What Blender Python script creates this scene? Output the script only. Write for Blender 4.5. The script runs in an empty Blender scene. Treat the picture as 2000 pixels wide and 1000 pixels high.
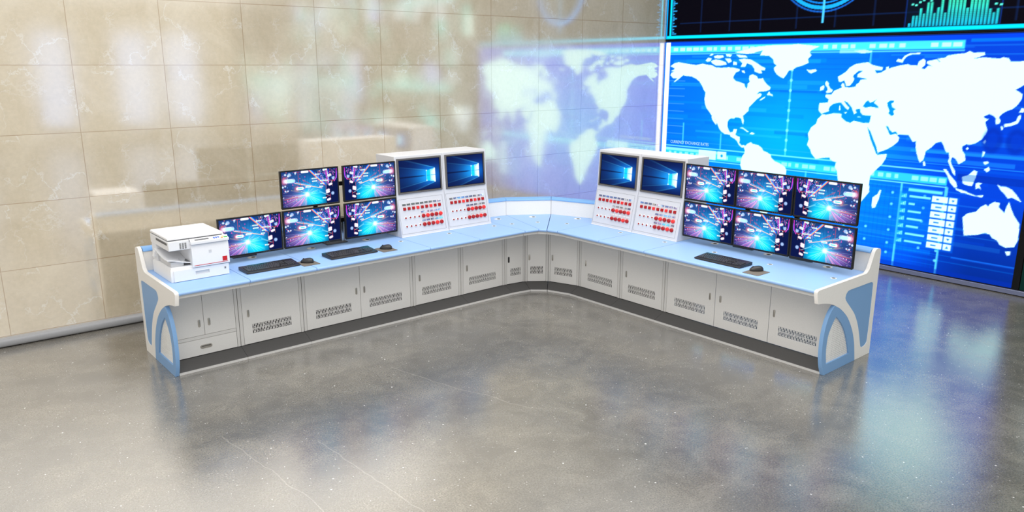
import bpy, bmesh, math, random
import numpy as np
from mathutils import Matrix, Vector

random.seed(7)
SC = bpy.context.scene
COL = SC.collection
PI = math.pi
R = math.radians
TT = 0.75            # height of the worktop

# ------------------------------------------------------------------ materials
def lin(c):
    return tuple(((v / 255.0) / 12.92 if v / 255.0 <= 0.04045 else ((v / 255.0 + 0.055) / 1.055) ** 2.4) for v in c)

def new_mat(name):
    m = bpy.data.materials.new(name)
    m.use_nodes = True
    nt = m.node_tree
    b = nt.nodes['Principled BSDF']
    return m, nt, b

def noise(nt, scale, detail=4, rough=0.5, vec=None, dist=0.0):
    n = nt.nodes.new('ShaderNodeTexNoise')
    n.inputs['Scale'].default_value = scale
    n.inputs['Detail'].default_value = detail
    n.inputs['Roughness'].default_value = rough
    n.inputs['Distortion'].default_value = dist
    if vec is not None:
        nt.links.new(vec, n.inputs['Vector'])
    return n

def ramp(nt, fac, stops, interp='LINEAR'):
    r = nt.nodes.new('ShaderNodeValToRGB')
    r.color_ramp.interpolation = interp
    e = r.color_ramp.elements
    e[0].position, e[0].color = stops[0][0], (*stops[0][1], 1)
    e[1].position, e[1].color = stops[1][0], (*stops[1][1], 1)
    for p, c in stops[2:]:
        x = e.new(p)
        x.color = (*c, 1)
    nt.links.new(fac, r.inputs['Fac'])
    return r

def mth(nt, op, a, b=None):
    n = nt.nodes.new('ShaderNodeMath')
    n.operation = op
    for i, v in enumerate((a, b)):
        if v is None:
            continue
        if isinstance(v, (int, float)):
            n.inputs[i].default_value = v
        else:
            nt.links.new(v, n.inputs[i])
    return n.outputs[0]

def mix(nt, fac, a, b, mode='MIX'):
    n = nt.nodes.new('ShaderNodeMix')
    n.data_type = 'RGBA'
    n.blend_type = mode
    ins = [n.inputs['Factor'], n.inputs[6], n.inputs[7]]
    for s, v in zip(ins, (fac, a, b)):
        if isinstance(v, (int, float)):
            s.default_value = v
        elif isinstance(v, tuple):
            s.default_value = (*v, 1) if len(v) == 3 else v
        else:
            nt.links.new(v, s)
    return n.outputs[2]

def paint(name, rgb, rough=0.45, spec=0.4, var=0.05, scale=60, bump=0.02, metal=0.0, coat=0.0):
    """painted or moulded surface: plain colour with a fine procedural mottling"""
    m, nt, b = new_mat(name)
    tc = nt.nodes.new('ShaderNodeTexCoord')
    n = noise(nt, scale, 5, 0.6, tc.outputs['Object'])
    c = lin(rgb)
    lo = tuple(max(0, v * (1 - var)) for v in c)
    hi = tuple(min(1, v * (1 + var)) for v in c)
    r = ramp(nt, n.outputs['Fac'], [(0.3, lo), (0.7, hi)])
    nt.links.new(r.outputs['Color'], b.inputs['Base Color'])
    b.inputs['Roughness'].default_value = rough
    b.inputs['Specular IOR Level'].default_value = spec
    b.inputs['Metallic'].default_value = metal
    b.inputs['Coat Weight'].default_value = coat
    if bump:
        n2 = noise(nt, scale * 8, 3, 0.6, tc.outputs['Object'])
        bp = nt.nodes.new('ShaderNodeBump')
        bp.inputs['Strength'].default_value = bump
        bp.inputs['Distance'].default_value = 0.002
        nt.links.new(n2.outputs['Fac'], bp.inputs['Height'])
        nt.links.new(bp.outputs['Normal'], b.inputs['Normal'])
    return m

def screen_mat(name, strength):
    m, nt, b = new_mat(name)
    a = nt.nodes.new('ShaderNodeAttribute')
    a.attribute_name = 'picture'
    b.inputs['Base Color'].default_value = (0.002, 0.002, 0.002, 1)
    b.inputs['Roughness'].default_value = 0.5
    b.inputs['Specular IOR Level'].default_value = 0.02
    nt.links.new(a.outputs['Color'], b.inputs['Emission Color'])
    b.inputs['Emission Strength'].default_value = strength
    return m

M = {}
M['white'] = paint('white_panel_paint', (241, 238, 233), 0.4, 0.4, 0.03, 140)
M['door'] = paint('pale_grey_door_paint', (224, 222, 218), 0.42, 0.4, 0.05, 220)
M['trim'] = paint('pale_grey_trim_paint', (214, 212, 208), 0.42, 0.4, 0.04, 200)
M['inside'] = paint('cabinet_inside_shaded', (46, 46, 48), 0.6, 0.3, 0.05, 90)  # dark base colour stands in for shade behind the vents and perforations
M['kick'] = paint('dark_grey_kick_rubber', (84, 82, 80), 0.6, 0.25, 0.08, 240)
M['edge'] = paint('kick_edge_aluminium', (205, 203, 200), 0.35, 0.5, 0.03, 100)
M['top'] = paint('light_blue_laminate', (155, 192, 241), 0.42, 0.4, 0.03, 160)
M['rail'] = paint('light_blue_rail', (126, 178, 236), 0.4, 0.4, 0.03, 120)
M['blue'] = paint('mid_blue_panel_paint', (126, 168, 214), 0.42, 0.4, 0.03, 140)
M['black'] = paint('black_plastic', (24, 22, 21), 0.4, 0.35, 0.1, 200)
M['dark'] = paint('dark_hole', (12, 12, 12), 0.7, 0.1, 0.1, 100)
M['seam'] = paint('seam_grey', (70, 70, 72), 0.6, 0.2, 0.1, 100)
M['key'] = paint('dark_key_plastic', (62, 62, 66), 0.38, 0.45, 0.1, 300)
M['kbody'] = paint('keyboard_body_plastic', (28, 27, 27), 0.35, 0.5, 0.1, 200)
M['pad'] = paint('grey_brown_mouse_pad', (120, 113, 104), 0.7, 0.2, 0.06, 400)
M['mouse'] = paint('mouse_plastic', (48, 48, 49), 0.3, 0.5, 0.08, 200)
M['bezelgrey'] = paint('grey_monitor_bezel', (104, 100, 97), 0.4, 0.45, 0.05, 200)
M['boxwhite'] = paint('instrument_white', (218, 218, 222), 0.42, 0.4, 0.03, 500, 0.06)
M['red'] = paint('dark_red_button', (176, 18, 22), 0.3, 0.5, 0.06, 200)
M['redlit'] = paint('bright_red_button', (246, 52, 50), 0.3, 0.5, 0.05, 200)
M['plate'] = paint('polished_label_plate', (250, 250, 250), 0.04, 0.6, 0.01, 50, 0, 0.85)
M['backwall'] = paint('beige_wall_paint', (232, 221, 200), 0.6, 0.3, 0.04, 20)
M['ring'] = paint('white_ring_plastic', (240, 240, 240), 0.35, 0.5, 0.02, 100)
M['chrome'] = paint('chrome', (225, 222, 216), 0.12, 0.5, 0.02, 60, 0, 1.0)
M['nickel'] = paint('brushed_nickel', (176, 172, 165), 0.3, 0.5, 0.04, 300, 0.02, 0.85)
M['steel'] = paint('silver_pole', (190, 192, 196), 0.25, 0.5, 0.03, 100, 0, 0.9)
M['printer'] = paint('printer_white', (240, 241, 244), 0.45, 0.4, 0.02, 300, 0.03)
M['printer2'] = paint('printer_light_grey', (214, 215, 218), 0.45, 0.4, 0.02, 300, 0.03)
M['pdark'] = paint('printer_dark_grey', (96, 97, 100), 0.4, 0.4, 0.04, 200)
M['pred'] = paint('printer_red', (205, 32, 44), 0.4, 0.4, 0.04, 200)
M['kblue'] = paint('blue_key', (40, 100, 210), 0.4, 0.4, 0.04, 200)
M['kgreen'] = paint('green_key', (60, 180, 70), 0.4, 0.4, 0.04, 200)
M['korange'] = paint('orange_key', (235, 140, 50), 0.4, 0.4, 0.04, 200)
M['kyellow'] = paint('yellow_key', (240, 205, 60), 0.4, 0.4, 0.04, 200)
M['mesh'] = paint('perforated_white_sheet', (238, 237, 235), 0.45, 0.4, 0.02, 200)
M['baseb'] = paint('silver_grey_skirting', (158, 159, 162), 0.32, 0.5, 0.03, 60)
M['plinth'] = paint('grey_blue_plinth', (150, 156, 186), 0.14, 0.6, 0.04, 40, 0.01, 0.6)
M['frameblk'] = paint('black_display_frame', (6, 6, 7), 0.4, 0.3, 0.1, 50)
M['wallgrey'] = paint('dark_wall_paint', (40, 42, 46), 0.6, 0.3, 0.05, 30)
M['caption'] = None
M['screen'] = screen_mat('lit_screen', 1.3)
M['bigscreen'] = screen_mat('lit_wall_screen', 1.6)

def emit(name, rgb, s):
    m, nt, b = new_mat(name)
    b.inputs['Base Color'].default_value = (0.02, 0.02, 0.02, 1)
    b.inputs['Emission Color'].default_value = (*lin(rgb), 1)
    b.inputs['Emission Strength'].default_value = s
    return m
M['reflect_glow'] = emit('added_window_glow', (206, 222, 255), 1.35)  # glow of the added windows, only there to reflect in the tiles
M['caption'] = emit('lit_caption', (190, 240, 255), 1.0)

SCRATCH = [(-4.12, -1.27, -3.90, -3.45), (-2.60, -0.95, -2.22, -2.30), (0.35, -4.35, 0.28, -4.75), (-3.65, -1.75, -3.55, -3.6)]
def floor_mat():
    m, nt, b = new_mat('polished_concrete')
    tc = nt.nodes.new('ShaderNodeTexCoord')
    P = tc.outputs['Object']
    big = noise(nt, 0.75, 5, 0.6, P, 0.4)
    mid = noise(nt, 4.0, 6, 0.65, P, 0.6)
    fine = noise(nt, 90, 4, 0.7, P)
    c1 = ramp(nt, big.outputs['Fac'], [(0.32, lin((109, 107, 103))), (0.68, lin((136, 130, 118)))])
    c2 = ramp(nt, mid.outputs['Fac'], [(0.33, (0.72, 0.72, 0.73)), (0.64, (1.08, 1.08, 1.07))])
    c3 = ramp(nt, fine.outputs['Fac'], [(0.32, (0.52, 0.52, 0.52)), (0.68, (1.36, 1.36, 1.36))])
    c = mix(nt, 1.0, c1.outputs['Color'], c2.outputs['Color'], 'MULTIPLY')
    c = mix(nt, 1.0, c, c3.outputs['Color'], 'MULTIPLY')
    # small pale aggregate chips
    v = nt.nodes.new('ShaderNodeTexVoronoi')
    v.inputs['Scale'].default_value = 15.0
    v.inputs['Randomness'].default_value = 1.0
    nt.links.new(P, v.inputs['Vector'])
    v2 = nt.nodes.new('ShaderNodeSeparateColor')
    nt.links.new(v.outputs['Color'], v2.inputs['Color'])
    siz = mth(nt, 'MULTIPLY', mth(nt, 'POWER', v2.outputs[0], 4.0), 0.11)
    chip = mth(nt, 'LESS_THAN', v.outputs['Distance'], siz)
    c = mix(nt, mth(nt, 'MULTIPLY', chip, 0.9), c, lin((244, 243, 240)))
    v3 = nt.nodes.new('ShaderNodeTexVoronoi')
    v3.inputs['Scale'].default_value = 42.0
    nt.links.new(P, v3.inputs['Vector'])
    v4 = nt.nodes.new('ShaderNodeSeparateColor')
    nt.links.new(v3.outputs['Color'], v4.inputs['Color'])
    dust = mth(nt, 'LESS_THAN', v3.outputs['Distance'], mth(nt, 'MULTIPLY', mth(nt, 'POWER', v4.outputs[1], 5.0), 0.2))
    c = mix(nt, mth(nt, 'MULTIPLY', dust, 0.6), c, lin((226, 224, 220)))
    # a few long hairline scratches
    sp = nt.nodes.new('ShaderNodeSeparateXYZ')
    nt.links.new(P, sp.inputs[0])
    wob = mth(nt, 'MULTIPLY', noise(nt, 2.2, 3, 0.5, P).outputs['Fac'], 0.16)
    for (xa, ya, xb, yb) in SCRATCH:
        L = math.hypot(xb - xa, yb - ya)
        dx, dy = (xb - xa) / L, (yb - ya) / L
        t = mth(nt, 'ADD', mth(nt, 'MULTIPLY', sp.outputs['X'], dx), mth(nt, 'MULTIPLY', sp.outputs['Y'], dy))
        t = mth(nt, 'SUBTRACT', t, xa * dx + ya * dy)
        o = mth(nt, 'ADD', mth(nt, 'MULTIPLY', sp.outputs['X'], -dy), mth(nt, 'MULTIPLY', sp.outputs['Y'], dx))
        o = mth(nt, 'ABSOLUTE', mth(nt, 'SUBTRACT', mth(nt, 'ADD', o, wob), xa * -dy + ya * dx + 0.08))
        k = mth(nt, 'MULTIPLY', mth(nt, 'LESS_THAN', o, 0.0045), mth(nt, 'MULTIPLY', mth(nt, 'GREATER_THAN', t, 0.0), mth(nt, 'LESS_THAN', t, L)))
        c = mix(nt, mth(nt, 'MULTIPLY', k, 0.16), c, lin((215, 210, 200)))
    nt.links.new(c, b.inputs['Base Color'])
    rr = ramp(nt, mid.outputs['Fac'], [(0.3, (0.13,) * 3), (0.7, (0.19,) * 3)])
    nt.links.new(rr.outputs['Color'], b.inputs['Roughness'])
    b.inputs['IOR'].default_value = 3.5
    b.inputs['Specular IOR Level'].default_value = 0.5
    bp = nt.nodes.new('ShaderNodeBump')
    bp.inputs['Strength'].default_value = 0.12
    bp.inputs['Distance'].default_value = 0.004
    nt.links.new(fine.outputs['Fac'], bp.inputs['Height'])
    nt.links.new(bp.outputs['Normal'], b.inputs['Normal'])
    return m

def tile_mat():
    """cream marble tiles 0.773 x 0.59 m with thin tan joints; object x runs along the wall, z is up"""
    m, nt, b = new_mat('cream_marble_tiles')
    tc = nt.nodes.new('ShaderNodeTexCoord')
    sp = nt.nodes.new('ShaderNodeSeparateXYZ')
    nt.links.new(tc.outputs['Object'], sp.inputs[0])
    u = mth(nt, 'DIVIDE', mth(nt, 'SUBTRACT', sp.outputs['X'], 0.287), 0.773)
    w = mth(nt, 'DIVIDE', mth(nt, 'SUBTRACT', sp.outputs['Z'], 0.09), 0.59)
    iu, iw = mth(nt, 'FLOOR', u), mth(nt, 'FLOOR', w)
    fu, fw = mth(nt, 'FRACT', u), mth(nt, 'FRACT', w)
    eu = mth(nt, 'MULTIPLY', mth(nt, 'MINIMUM', fu, mth(nt, 'SUBTRACT', 1.0, fu)), 0.773)
    ew = mth(nt, 'MULTIPLY', mth(nt, 'MINIMUM', fw, mth(nt, 'SUBTRACT', 1.0, fw)), 0.59)
    joint = mth(nt, 'LESS_THAN', mth(nt, 'MINIMUM', eu, ew), 0.0030)
    cb = nt.nodes.new('ShaderNodeCombineXYZ')
    nt.links.new(mth(nt, 'ADD', mth(nt, 'MULTIPLY', fu, 0.773), mth(nt, 'MULTIPLY', mth(nt, 'MODULO', iu, 2.0), 3.7)), cb.inputs[0])
    nt.links.new(mth(nt, 'ADD', mth(nt, 'MULTIPLY', fw, 0.59), mth(nt, 'MULTIPLY', mth(nt, 'MODULO', iw, 2.0), 5.3)), cb.inputs[2])
    P = cb.outputs[0]
    n1 = noise(nt, 2.2, 6, 0.6, P, 0.8)
    n2 = noise(nt, 26, 4, 0.6, P)
    base = ramp(nt, n1.outputs['Fac'], [(0.3, lin((224, 208, 178))), (0.7, lin((241, 227, 200)))])
    c = mix(nt, 1.0, base.outputs['Color'], ramp(nt, n2.outputs['Fac'], [(0.3, (0.94,) * 3), (0.7, (1.05,) * 3)]).outputs['Color'], 'MULTIPLY')
    # pale veins
    nd = noise(nt, 3.2, 6, 0.65, P)
    vm = nt.nodes.new('ShaderNodeVectorMath'); vm.operation = 'MULTIPLY_ADD'
    nt.links.new(nd.outputs['Color'], vm.inputs[0])
    vm.inputs[1].default_value = (0.55, 0.55, 0.55)
    nt.links.new(P, vm.inputs[2])
    vr = nt.nodes.new('ShaderNodeTexVoronoi'); vr.feature = 'DISTANCE_TO_EDGE'
    vr.inputs['Scale'].default_value = 1.9
    nt.links.new(vm.outputs[0], vr.inputs['Vector'])
    gate = noise(nt, 3.0, 2, 0.5, P)
    vein = mth(nt, 'MULTIPLY', ramp(nt, vr.outputs['Distance'], [(0.0, (1, 1, 1)), (0.020, (0, 0, 0))]).outputs['Color'],
               ramp(nt, gate.outputs['Fac'], [(0.44, (0, 0, 0)), (0.60, (0.85, 0.85, 0.85))]).outputs['Color'])
    c = mix(nt, vein, c, lin((255, 251, 240)))
    vr2 = nt.nodes.new('ShaderNodeTexVoronoi'); vr2.feature = 'DISTANCE_TO_EDGE'
    vr2.inputs['Scale'].default_value = 5.5
    nt.links.new(vm.outputs[0], vr2.inputs['Vector'])
    g2 = noise(nt, 6.0, 2, 0.5, P)
    v2f = mth(nt, 'MULTIPLY', ramp(nt, vr2.outputs['Distance'], [(0.0, (1, 1, 1)), (0.022, (0, 0, 0))]).outputs['Color'],
              ramp(nt, g2.outputs['Fac'], [(0.5, (0, 0, 0)), (0.62, (0.5, 0.5, 0.5))]).outputs['Color'])
    c = mix(nt, v2f, c, lin((250, 243, 228)))
    c = mix(nt, joint, c, lin((190, 163, 128)))
    nt.links.new(c, b.inputs['Base Color'])
    rgh = ramp(nt, n1.outputs['Fac'], [(0.3, (0.07,) * 3), (0.7, (0.11,) * 3)])
    nt.links.new(rgh.outputs['Color'], b.inputs['Roughness'])
    b.inputs['IOR'].default_value = 4.4
    b.inputs['Specular IOR Level'].default_value = 0.5
    return m
M['floor'] = floor_mat()
M['tile'] = tile_mat()

# ------------------------------------------------------------------ objects and tags
def link(o, parent=None):
    COL.objects.link(o)
    if parent is not None:
        o.parent = parent
    return o

def tag(o, label, cat=None, group=None, kind=None):
    if label: o['label'] = label
    if cat: o['category'] = cat
    if group: o['group'] = group
    if kind: o['kind'] = kind
    return o

def thing(name, label, cat, loc=(0, 0, 0), rz=0.0, group=None):
    o = bpy.data.objects.new(name, None)
    o.empty_display_size = 0.1
    o.location = loc
    o.rotation_euler = (0, 0, rz)
    link(o)
    return tag(o, label, cat, group)

def obj(name, bm, mat, parent=None, smooth=False, label=None, bevel=0.0, seg=2, sharp=35):
    me = bpy.data.meshes.new(name)
    bmesh.ops.recalc_face_normals(bm, faces=bm.faces[:])
    bm.to_mesh(me)
    bm.free()
    me.materials.append(M[mat] if isinstance(mat, str) else mat)
    o = bpy.data.objects.new(name, me)
    link(o, parent)
    if label: o['label'] = label
    if bevel:
        md = o.modifiers.new('Bevel', 'BEVEL')
        md.width = bevel
        md.segments = seg
        md.limit_method = 'ANGLE'
        md.angle_limit = R(40)
    if smooth or bevel:
        me.polygons.foreach_set('use_smooth', [True] * len(me.polygons))
        try:
            me.set_sharp_from_angle(angle=R(sharp))
        except Exception:
            pass
    return o

def mesh_obj(name, me, parent, loc=(0, 0, 0), label=None):
    o = bpy.data.objects.new(name, me)
    o.location = loc
    link(o, parent)
    if label: o['label'] = label
    return o

def copy_tree(o, parent=None):
    c = o.copy()
    COL.objects.link(c)
    c.parent = parent
    for ch in list(o.children):
        copy_tree(ch, c)
    return c

# ------------------------------------------------------------------ mesh helpers
def BM():
    return bmesh.new()

def box(bm, x0, x1, y0, y1, z0, z1):
    v = [bm.verts.new(p) for p in ((x0, y0, z0), (x1, y0, z0), (x1, y1, z0), (x0, y1, z0),
                                    (x0, y0, z1), (x1, y0, z1), (x1, y1, z1), (x0, y1, z1))]
    for f in ((0, 3, 2, 1), (4, 5, 6, 7), (0, 1, 5, 4), (1, 2, 6, 5), (2, 3, 7, 6), (3, 0, 4, 7)):
        bm.faces.new([v[i] for i in f])
    return bm

def bbox(*a):
    return box(BM(), *a)

def hexa(bm, pts):
    v = [bm.verts.new(p) for p in pts]
    for f in ((0, 3, 2, 1), (4, 5, 6, 7), (0, 1, 5, 4), (1, 2, 6, 5), (2, 3, 7, 6), (3, 0, 4, 7)):
        bm.faces.new([v[i] for i in f])
    return bm

def loft(bm, rings, cap=True, closed=True):
    rv = [[bm.verts.new(p) for p in r] for r in rings]
    n = len(rv[0])
    for a, b in zip(rv[:-1], rv[1:]):
        for i in range(n if closed else n - 1):
            j = (i + 1) % n
            bm.faces.new((a[i], a[j], b[j], b[i]))
    if cap:
        bm.faces.new(rv[0][::-1])
        bm.faces.new(rv[-1])
    return bm

def prism_x(prof, x0, x1, bm=None):
    """profile of (y, z) points pulled along x"""
    bm = bm or BM()
    return loft(bm, [[(x0, y, z) for y, z in prof], [(x1, y, z) for y, z in prof]])

def lathe(prof, seg=20, mat=Matrix.Identity(4), bm=None):
    """(radius, height) profile turned about local z, then placed by mat"""
    bm = bm or BM()
    rings = []
    for r, h in prof:
        rings.append([mat @ Vector((r * math.cos(2 * PI * k / seg), r * math.sin(2 * PI * k / seg), h)) for k in range(seg)])
    if prof[0][0] > 0.001 and abs(prof[0][0] - prof[-1][0]) < 1e-6 and prof[0][1] != prof[-1][1] and len(prof) > 2:
        return loft(bm, rings + [rings[0]], cap=False)      # an open ring
    return loft(bm, rings)

def tube(bm, p, q, r, seg=12):
    p, q = Vector(p), Vector(q)
    m = (q - p).to_track_quat('Z', 'Y').to_matrix().to_4x4()
    m.translation = p
    return lathe([(r, 0), (r, (q - p).length)], seg, m, bm)

def plate_grid(xs, zs, hole, y0, t):
    """sheet in the xz plane between grid lines, cells where hole(i, j) is true left open, t thick towards +y"""
    bm = BM()
    vf = {}
    def V(i, j, k):
        if (i, j, k) not in vf:
            vf[(i, j, k)] = bm.verts.new((xs[i], y0 + (t if k else 0), zs[j]))
        return vf[(i, j, k)]
    nx, nz = len(xs) - 1, len(zs) - 1
    solid = lambda i, j: 0 <= i < nx and 0 <= j < nz and not hole(i, j)
    for i in range(nx):
        for j in range(nz):
            if not solid(i, j):
                continue
            bm.faces.new((V(i, j, 0), V(i + 1, j, 0), V(i + 1, j + 1, 0), V(i, j + 1, 0)))
            bm.faces.new((V(i, j + 1, 1), V(i + 1, j + 1, 1), V(i + 1, j, 1), V(i, j, 1)))
            for (di, dj, a, b) in ((-1, 0, (i, j), (i, j + 1)), (1, 0, (i + 1, j + 1), (i + 1, j)),
                                   (0, -1, (i + 1, j), (i, j)), (0, 1, (i, j + 1), (i + 1, j + 1))):
                if not solid(i + di, j + dj):
                    bm.faces.new((V(*a, 0), V(*b, 0), V(*b, 1), V(*a, 1)))
    return bm

def arc(cx, cy, r, a0, a1, n):
    return [(cx + r * math.cos(R(a0 + (a1 - a0) * k / n)), cy + r * math.sin(R(a0 + (a1 - a0) * k / n))) for k in range(n + 1)]

def catmull(pts, n=6, closed=False):
    out = []
    N = len(pts)
    for i in range(N if closed else N - 1):
        p = [pts[(i + k - 1) % N] if closed else pts[min(max(i + k - 1, 0), N - 1)] for k in range(4)]
        for s in range(n):
            t = s / n
            out.append(tuple(0.5 * (2 * p[1][d] + (p[2][d] - p[0][d]) * t + (2 * p[0][d] - 5 * p[1][d] + 4 * p[2][d] - p[3][d]) * t * t
                                    + (3 * p[1][d] - p[0][d] - 3 * p[2][d] + p[3][d]) * t ** 3) for d in (0, 1)))
    if not closed:
        out.append(tuple(pts[-1]))
    return out

def shape_x(outline, x0, x1, holes=()):
    """flat shape in the (y, z) plane with holes, from x0 to x1"""
    bm = BM()
    loops = []
    for lp in [outline] + list(holes):
        vs = [bm.verts.new((x0, y, z)) for y, z in lp]
        loops.append([bm.edges.new((vs[i], vs[(i + 1) % len(vs)])) for i in range(len(vs))])
    bmesh.ops.triangle_fill(bm, edges=[e for l in loops for e in l], use_beauty=True, use_dissolve=False)
    r = bmesh.ops.extrude_face_region(bm, geom=bm.faces[:])
    bmesh.ops.translate(bm, verts=[g for g in r['geom'] if isinstance(g, bmesh.types.BMVert)], vec=(x1 - x0, 0, 0))
    return bm

# ------------------------------------------------------------------ pictures shown on the screens
class Canvas:
    def __init__(s, w, h, x0, x1, y0, y1, bg=(0, 0, 0)):
        s.w, s.h, s.b = w, h, (x0, x1, y0, y1)
        s.x = np.linspace(x0, x1, w)
        s.y = np.linspace(y0, y1, h)
        s.px = (x1 - x0) / (w - 1)
        s.im = np.zeros((h, w, 3)) + np.array(bg) / 255.0
    def win(s, x0, x1, y0, y1):
        i0, i1 = np.searchsorted(s.x, [x0, x1]); j0, j1 = np.searchsorted(s.y, [y0, y1])
        i0, j0 = max(i0 - 1, 0), max(j0 - 1, 0); i1, j1 = min(i1 + 1, s.w), min(j1 + 1, s.h)
        if i1 <= i0 or j1 <= j0: return None
        return (slice(j0, j1), slice(i0, i1)), s.x[None, i0:i1], s.y[j0:j1, None]
    def put(s, sl, a, col, add=False):
        c = np.array(col) / 255.0
        a = np.clip(a, 0, 1)[..., None]
        s.im[sl] = s.im[sl] + a * c if add else s.im[sl] * (1 - a) + a * c
    def rect(s, x0, x1, y0, y1, col, a=1.0, add=False):
        q = s.win(x0 - s.px, x1 + s.px, y0 - s.px, y1 + s.px)
        if q is None: return
        sl, X, Y = q
        f = lambda d: np.clip(d / s.px + 0.5, 0, 1)
        s.put(sl, a * f(X - x0) * f(x1 - X) * f(Y - y0) * f(y1 - Y), col, add)
    def line(s, p, q, w, col, a=1.0, add=False, fade=0.0):
        g = s.win(min(p[0], q[0]) - w - s.px, max(p[0], q[0]) + w + s.px, min(p[1], q[1]) - w - s.px, max(p[1], q[1]) + w + s.px)
        if g is None: return
        sl, X, Y = g
        dx, dy = q[0] - p[0], q[1] - p[1]
        L = dx * dx + dy * dy + 1e-12
        t = np.clip(((X - p[0]) * dx + (Y - p[1]) * dy) / L, 0, 1)
        d = np.hypot(X - p[0] - t * dx, Y - p[1] - t * dy)
        s.put(sl, a * np.clip((w / 2 - d) / s.px + 0.5, 0, 1) * (1 - fade * t), col, add)
    def disc(s, cx, cy, r, col, a=1.0, add=False, soft=0.0, ry=None):
        ry = ry or r
        g = s.win(cx - r * (1 + soft) - s.px, cx + r * (1 + soft) + s.px, cy - ry * (1 + soft) - s.px, cy + ry * (1 + soft) + s.px)
        if g is None: return
        sl, X, Y = g
        d = np.hypot((X - cx) / r, (Y - cy) / ry)
        e = max(soft, s.px / r)
        s.put(sl, a * np.clip((1 + e / 2 - d) / e, 0, 1), col, add)
    def poly(s, pts, col, a=1.0):
        P = np.array(pts, float)
        g = s.win(P[:, 0].min(), P[:, 0].max(), P[:, 1].min(), P[:, 1].max())
        if g is None: return
        sl, X, Y = g
        acc = 0
        for ox in (-0.25, 0.25):
            for oy in (-0.25, 0.25):
                ins = np.zeros((Y.shape[0], X.shape[1]), bool)
                xx, yy = X + ox * s.px, Y + oy * s.px
                for k in range(len(P)):
                    (xa, ya), (xb, yb) = P[k], P[(k + 1) % len(P)]
                    if ya == yb: continue
                    ins ^= ((ya > yy) != (yb > yy)) & (xx < (xb - xa) * (yy - ya) / (yb - ya) + xa)
                acc = acc + ins
        s.put(sl, a * acc / 4.0, col)
    def mesh(s, name, x0, x1, z0, z1, y, mat, flip=False):
        """sheet facing -y whose vertex colours hold the picture"""
        me = bpy.data.meshes.new(name)
        w, h = s.w, s.h
        gx, gz = np.meshgrid(np.linspace(x0, x1, w), np.linspace(z0, z1, h))
        co = np.stack([gx, np.full_like(gx, y), gz], -1).reshape(-1, 3)
        idx = np.arange(w * h).reshape(h, w)
        q = np.stack([idx[:-1, :-1], idx[:-1, 1:], idx[1:, 1:], idx[1:, :-1]], -1).reshape(-1)
        nf = (w - 1) * (h - 1)
        me.vertices.add(w * h); me.vertices.foreach_set('co', co.ravel())
        me.loops.add(nf * 4); me.loops.foreach_set('vertex_index', q.astype(np.int32))
        me.polygons.add(nf); me.polygons.foreach_set('loop_start', (np.arange(nf) * 4).astype(np.int32))
        me.update(calc_edges=True)
        im = np.clip(s.im[:, ::-1] if flip else s.im, 0, 1)
        l = np.where(im <= 0.04045, im / 12.92, ((im + 0.055) / 1.055) ** 2.4)
        rgba = np.concatenate([l, np.ones((h, w, 1))], -1).reshape(-1)
        at = me.color_attributes.new('picture', 'FLOAT_COLOR', 'POINT')
        at.data.foreach_set('color', rgba.astype(np.float32))
        me.materials.append(M[mat])
        return me

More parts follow.
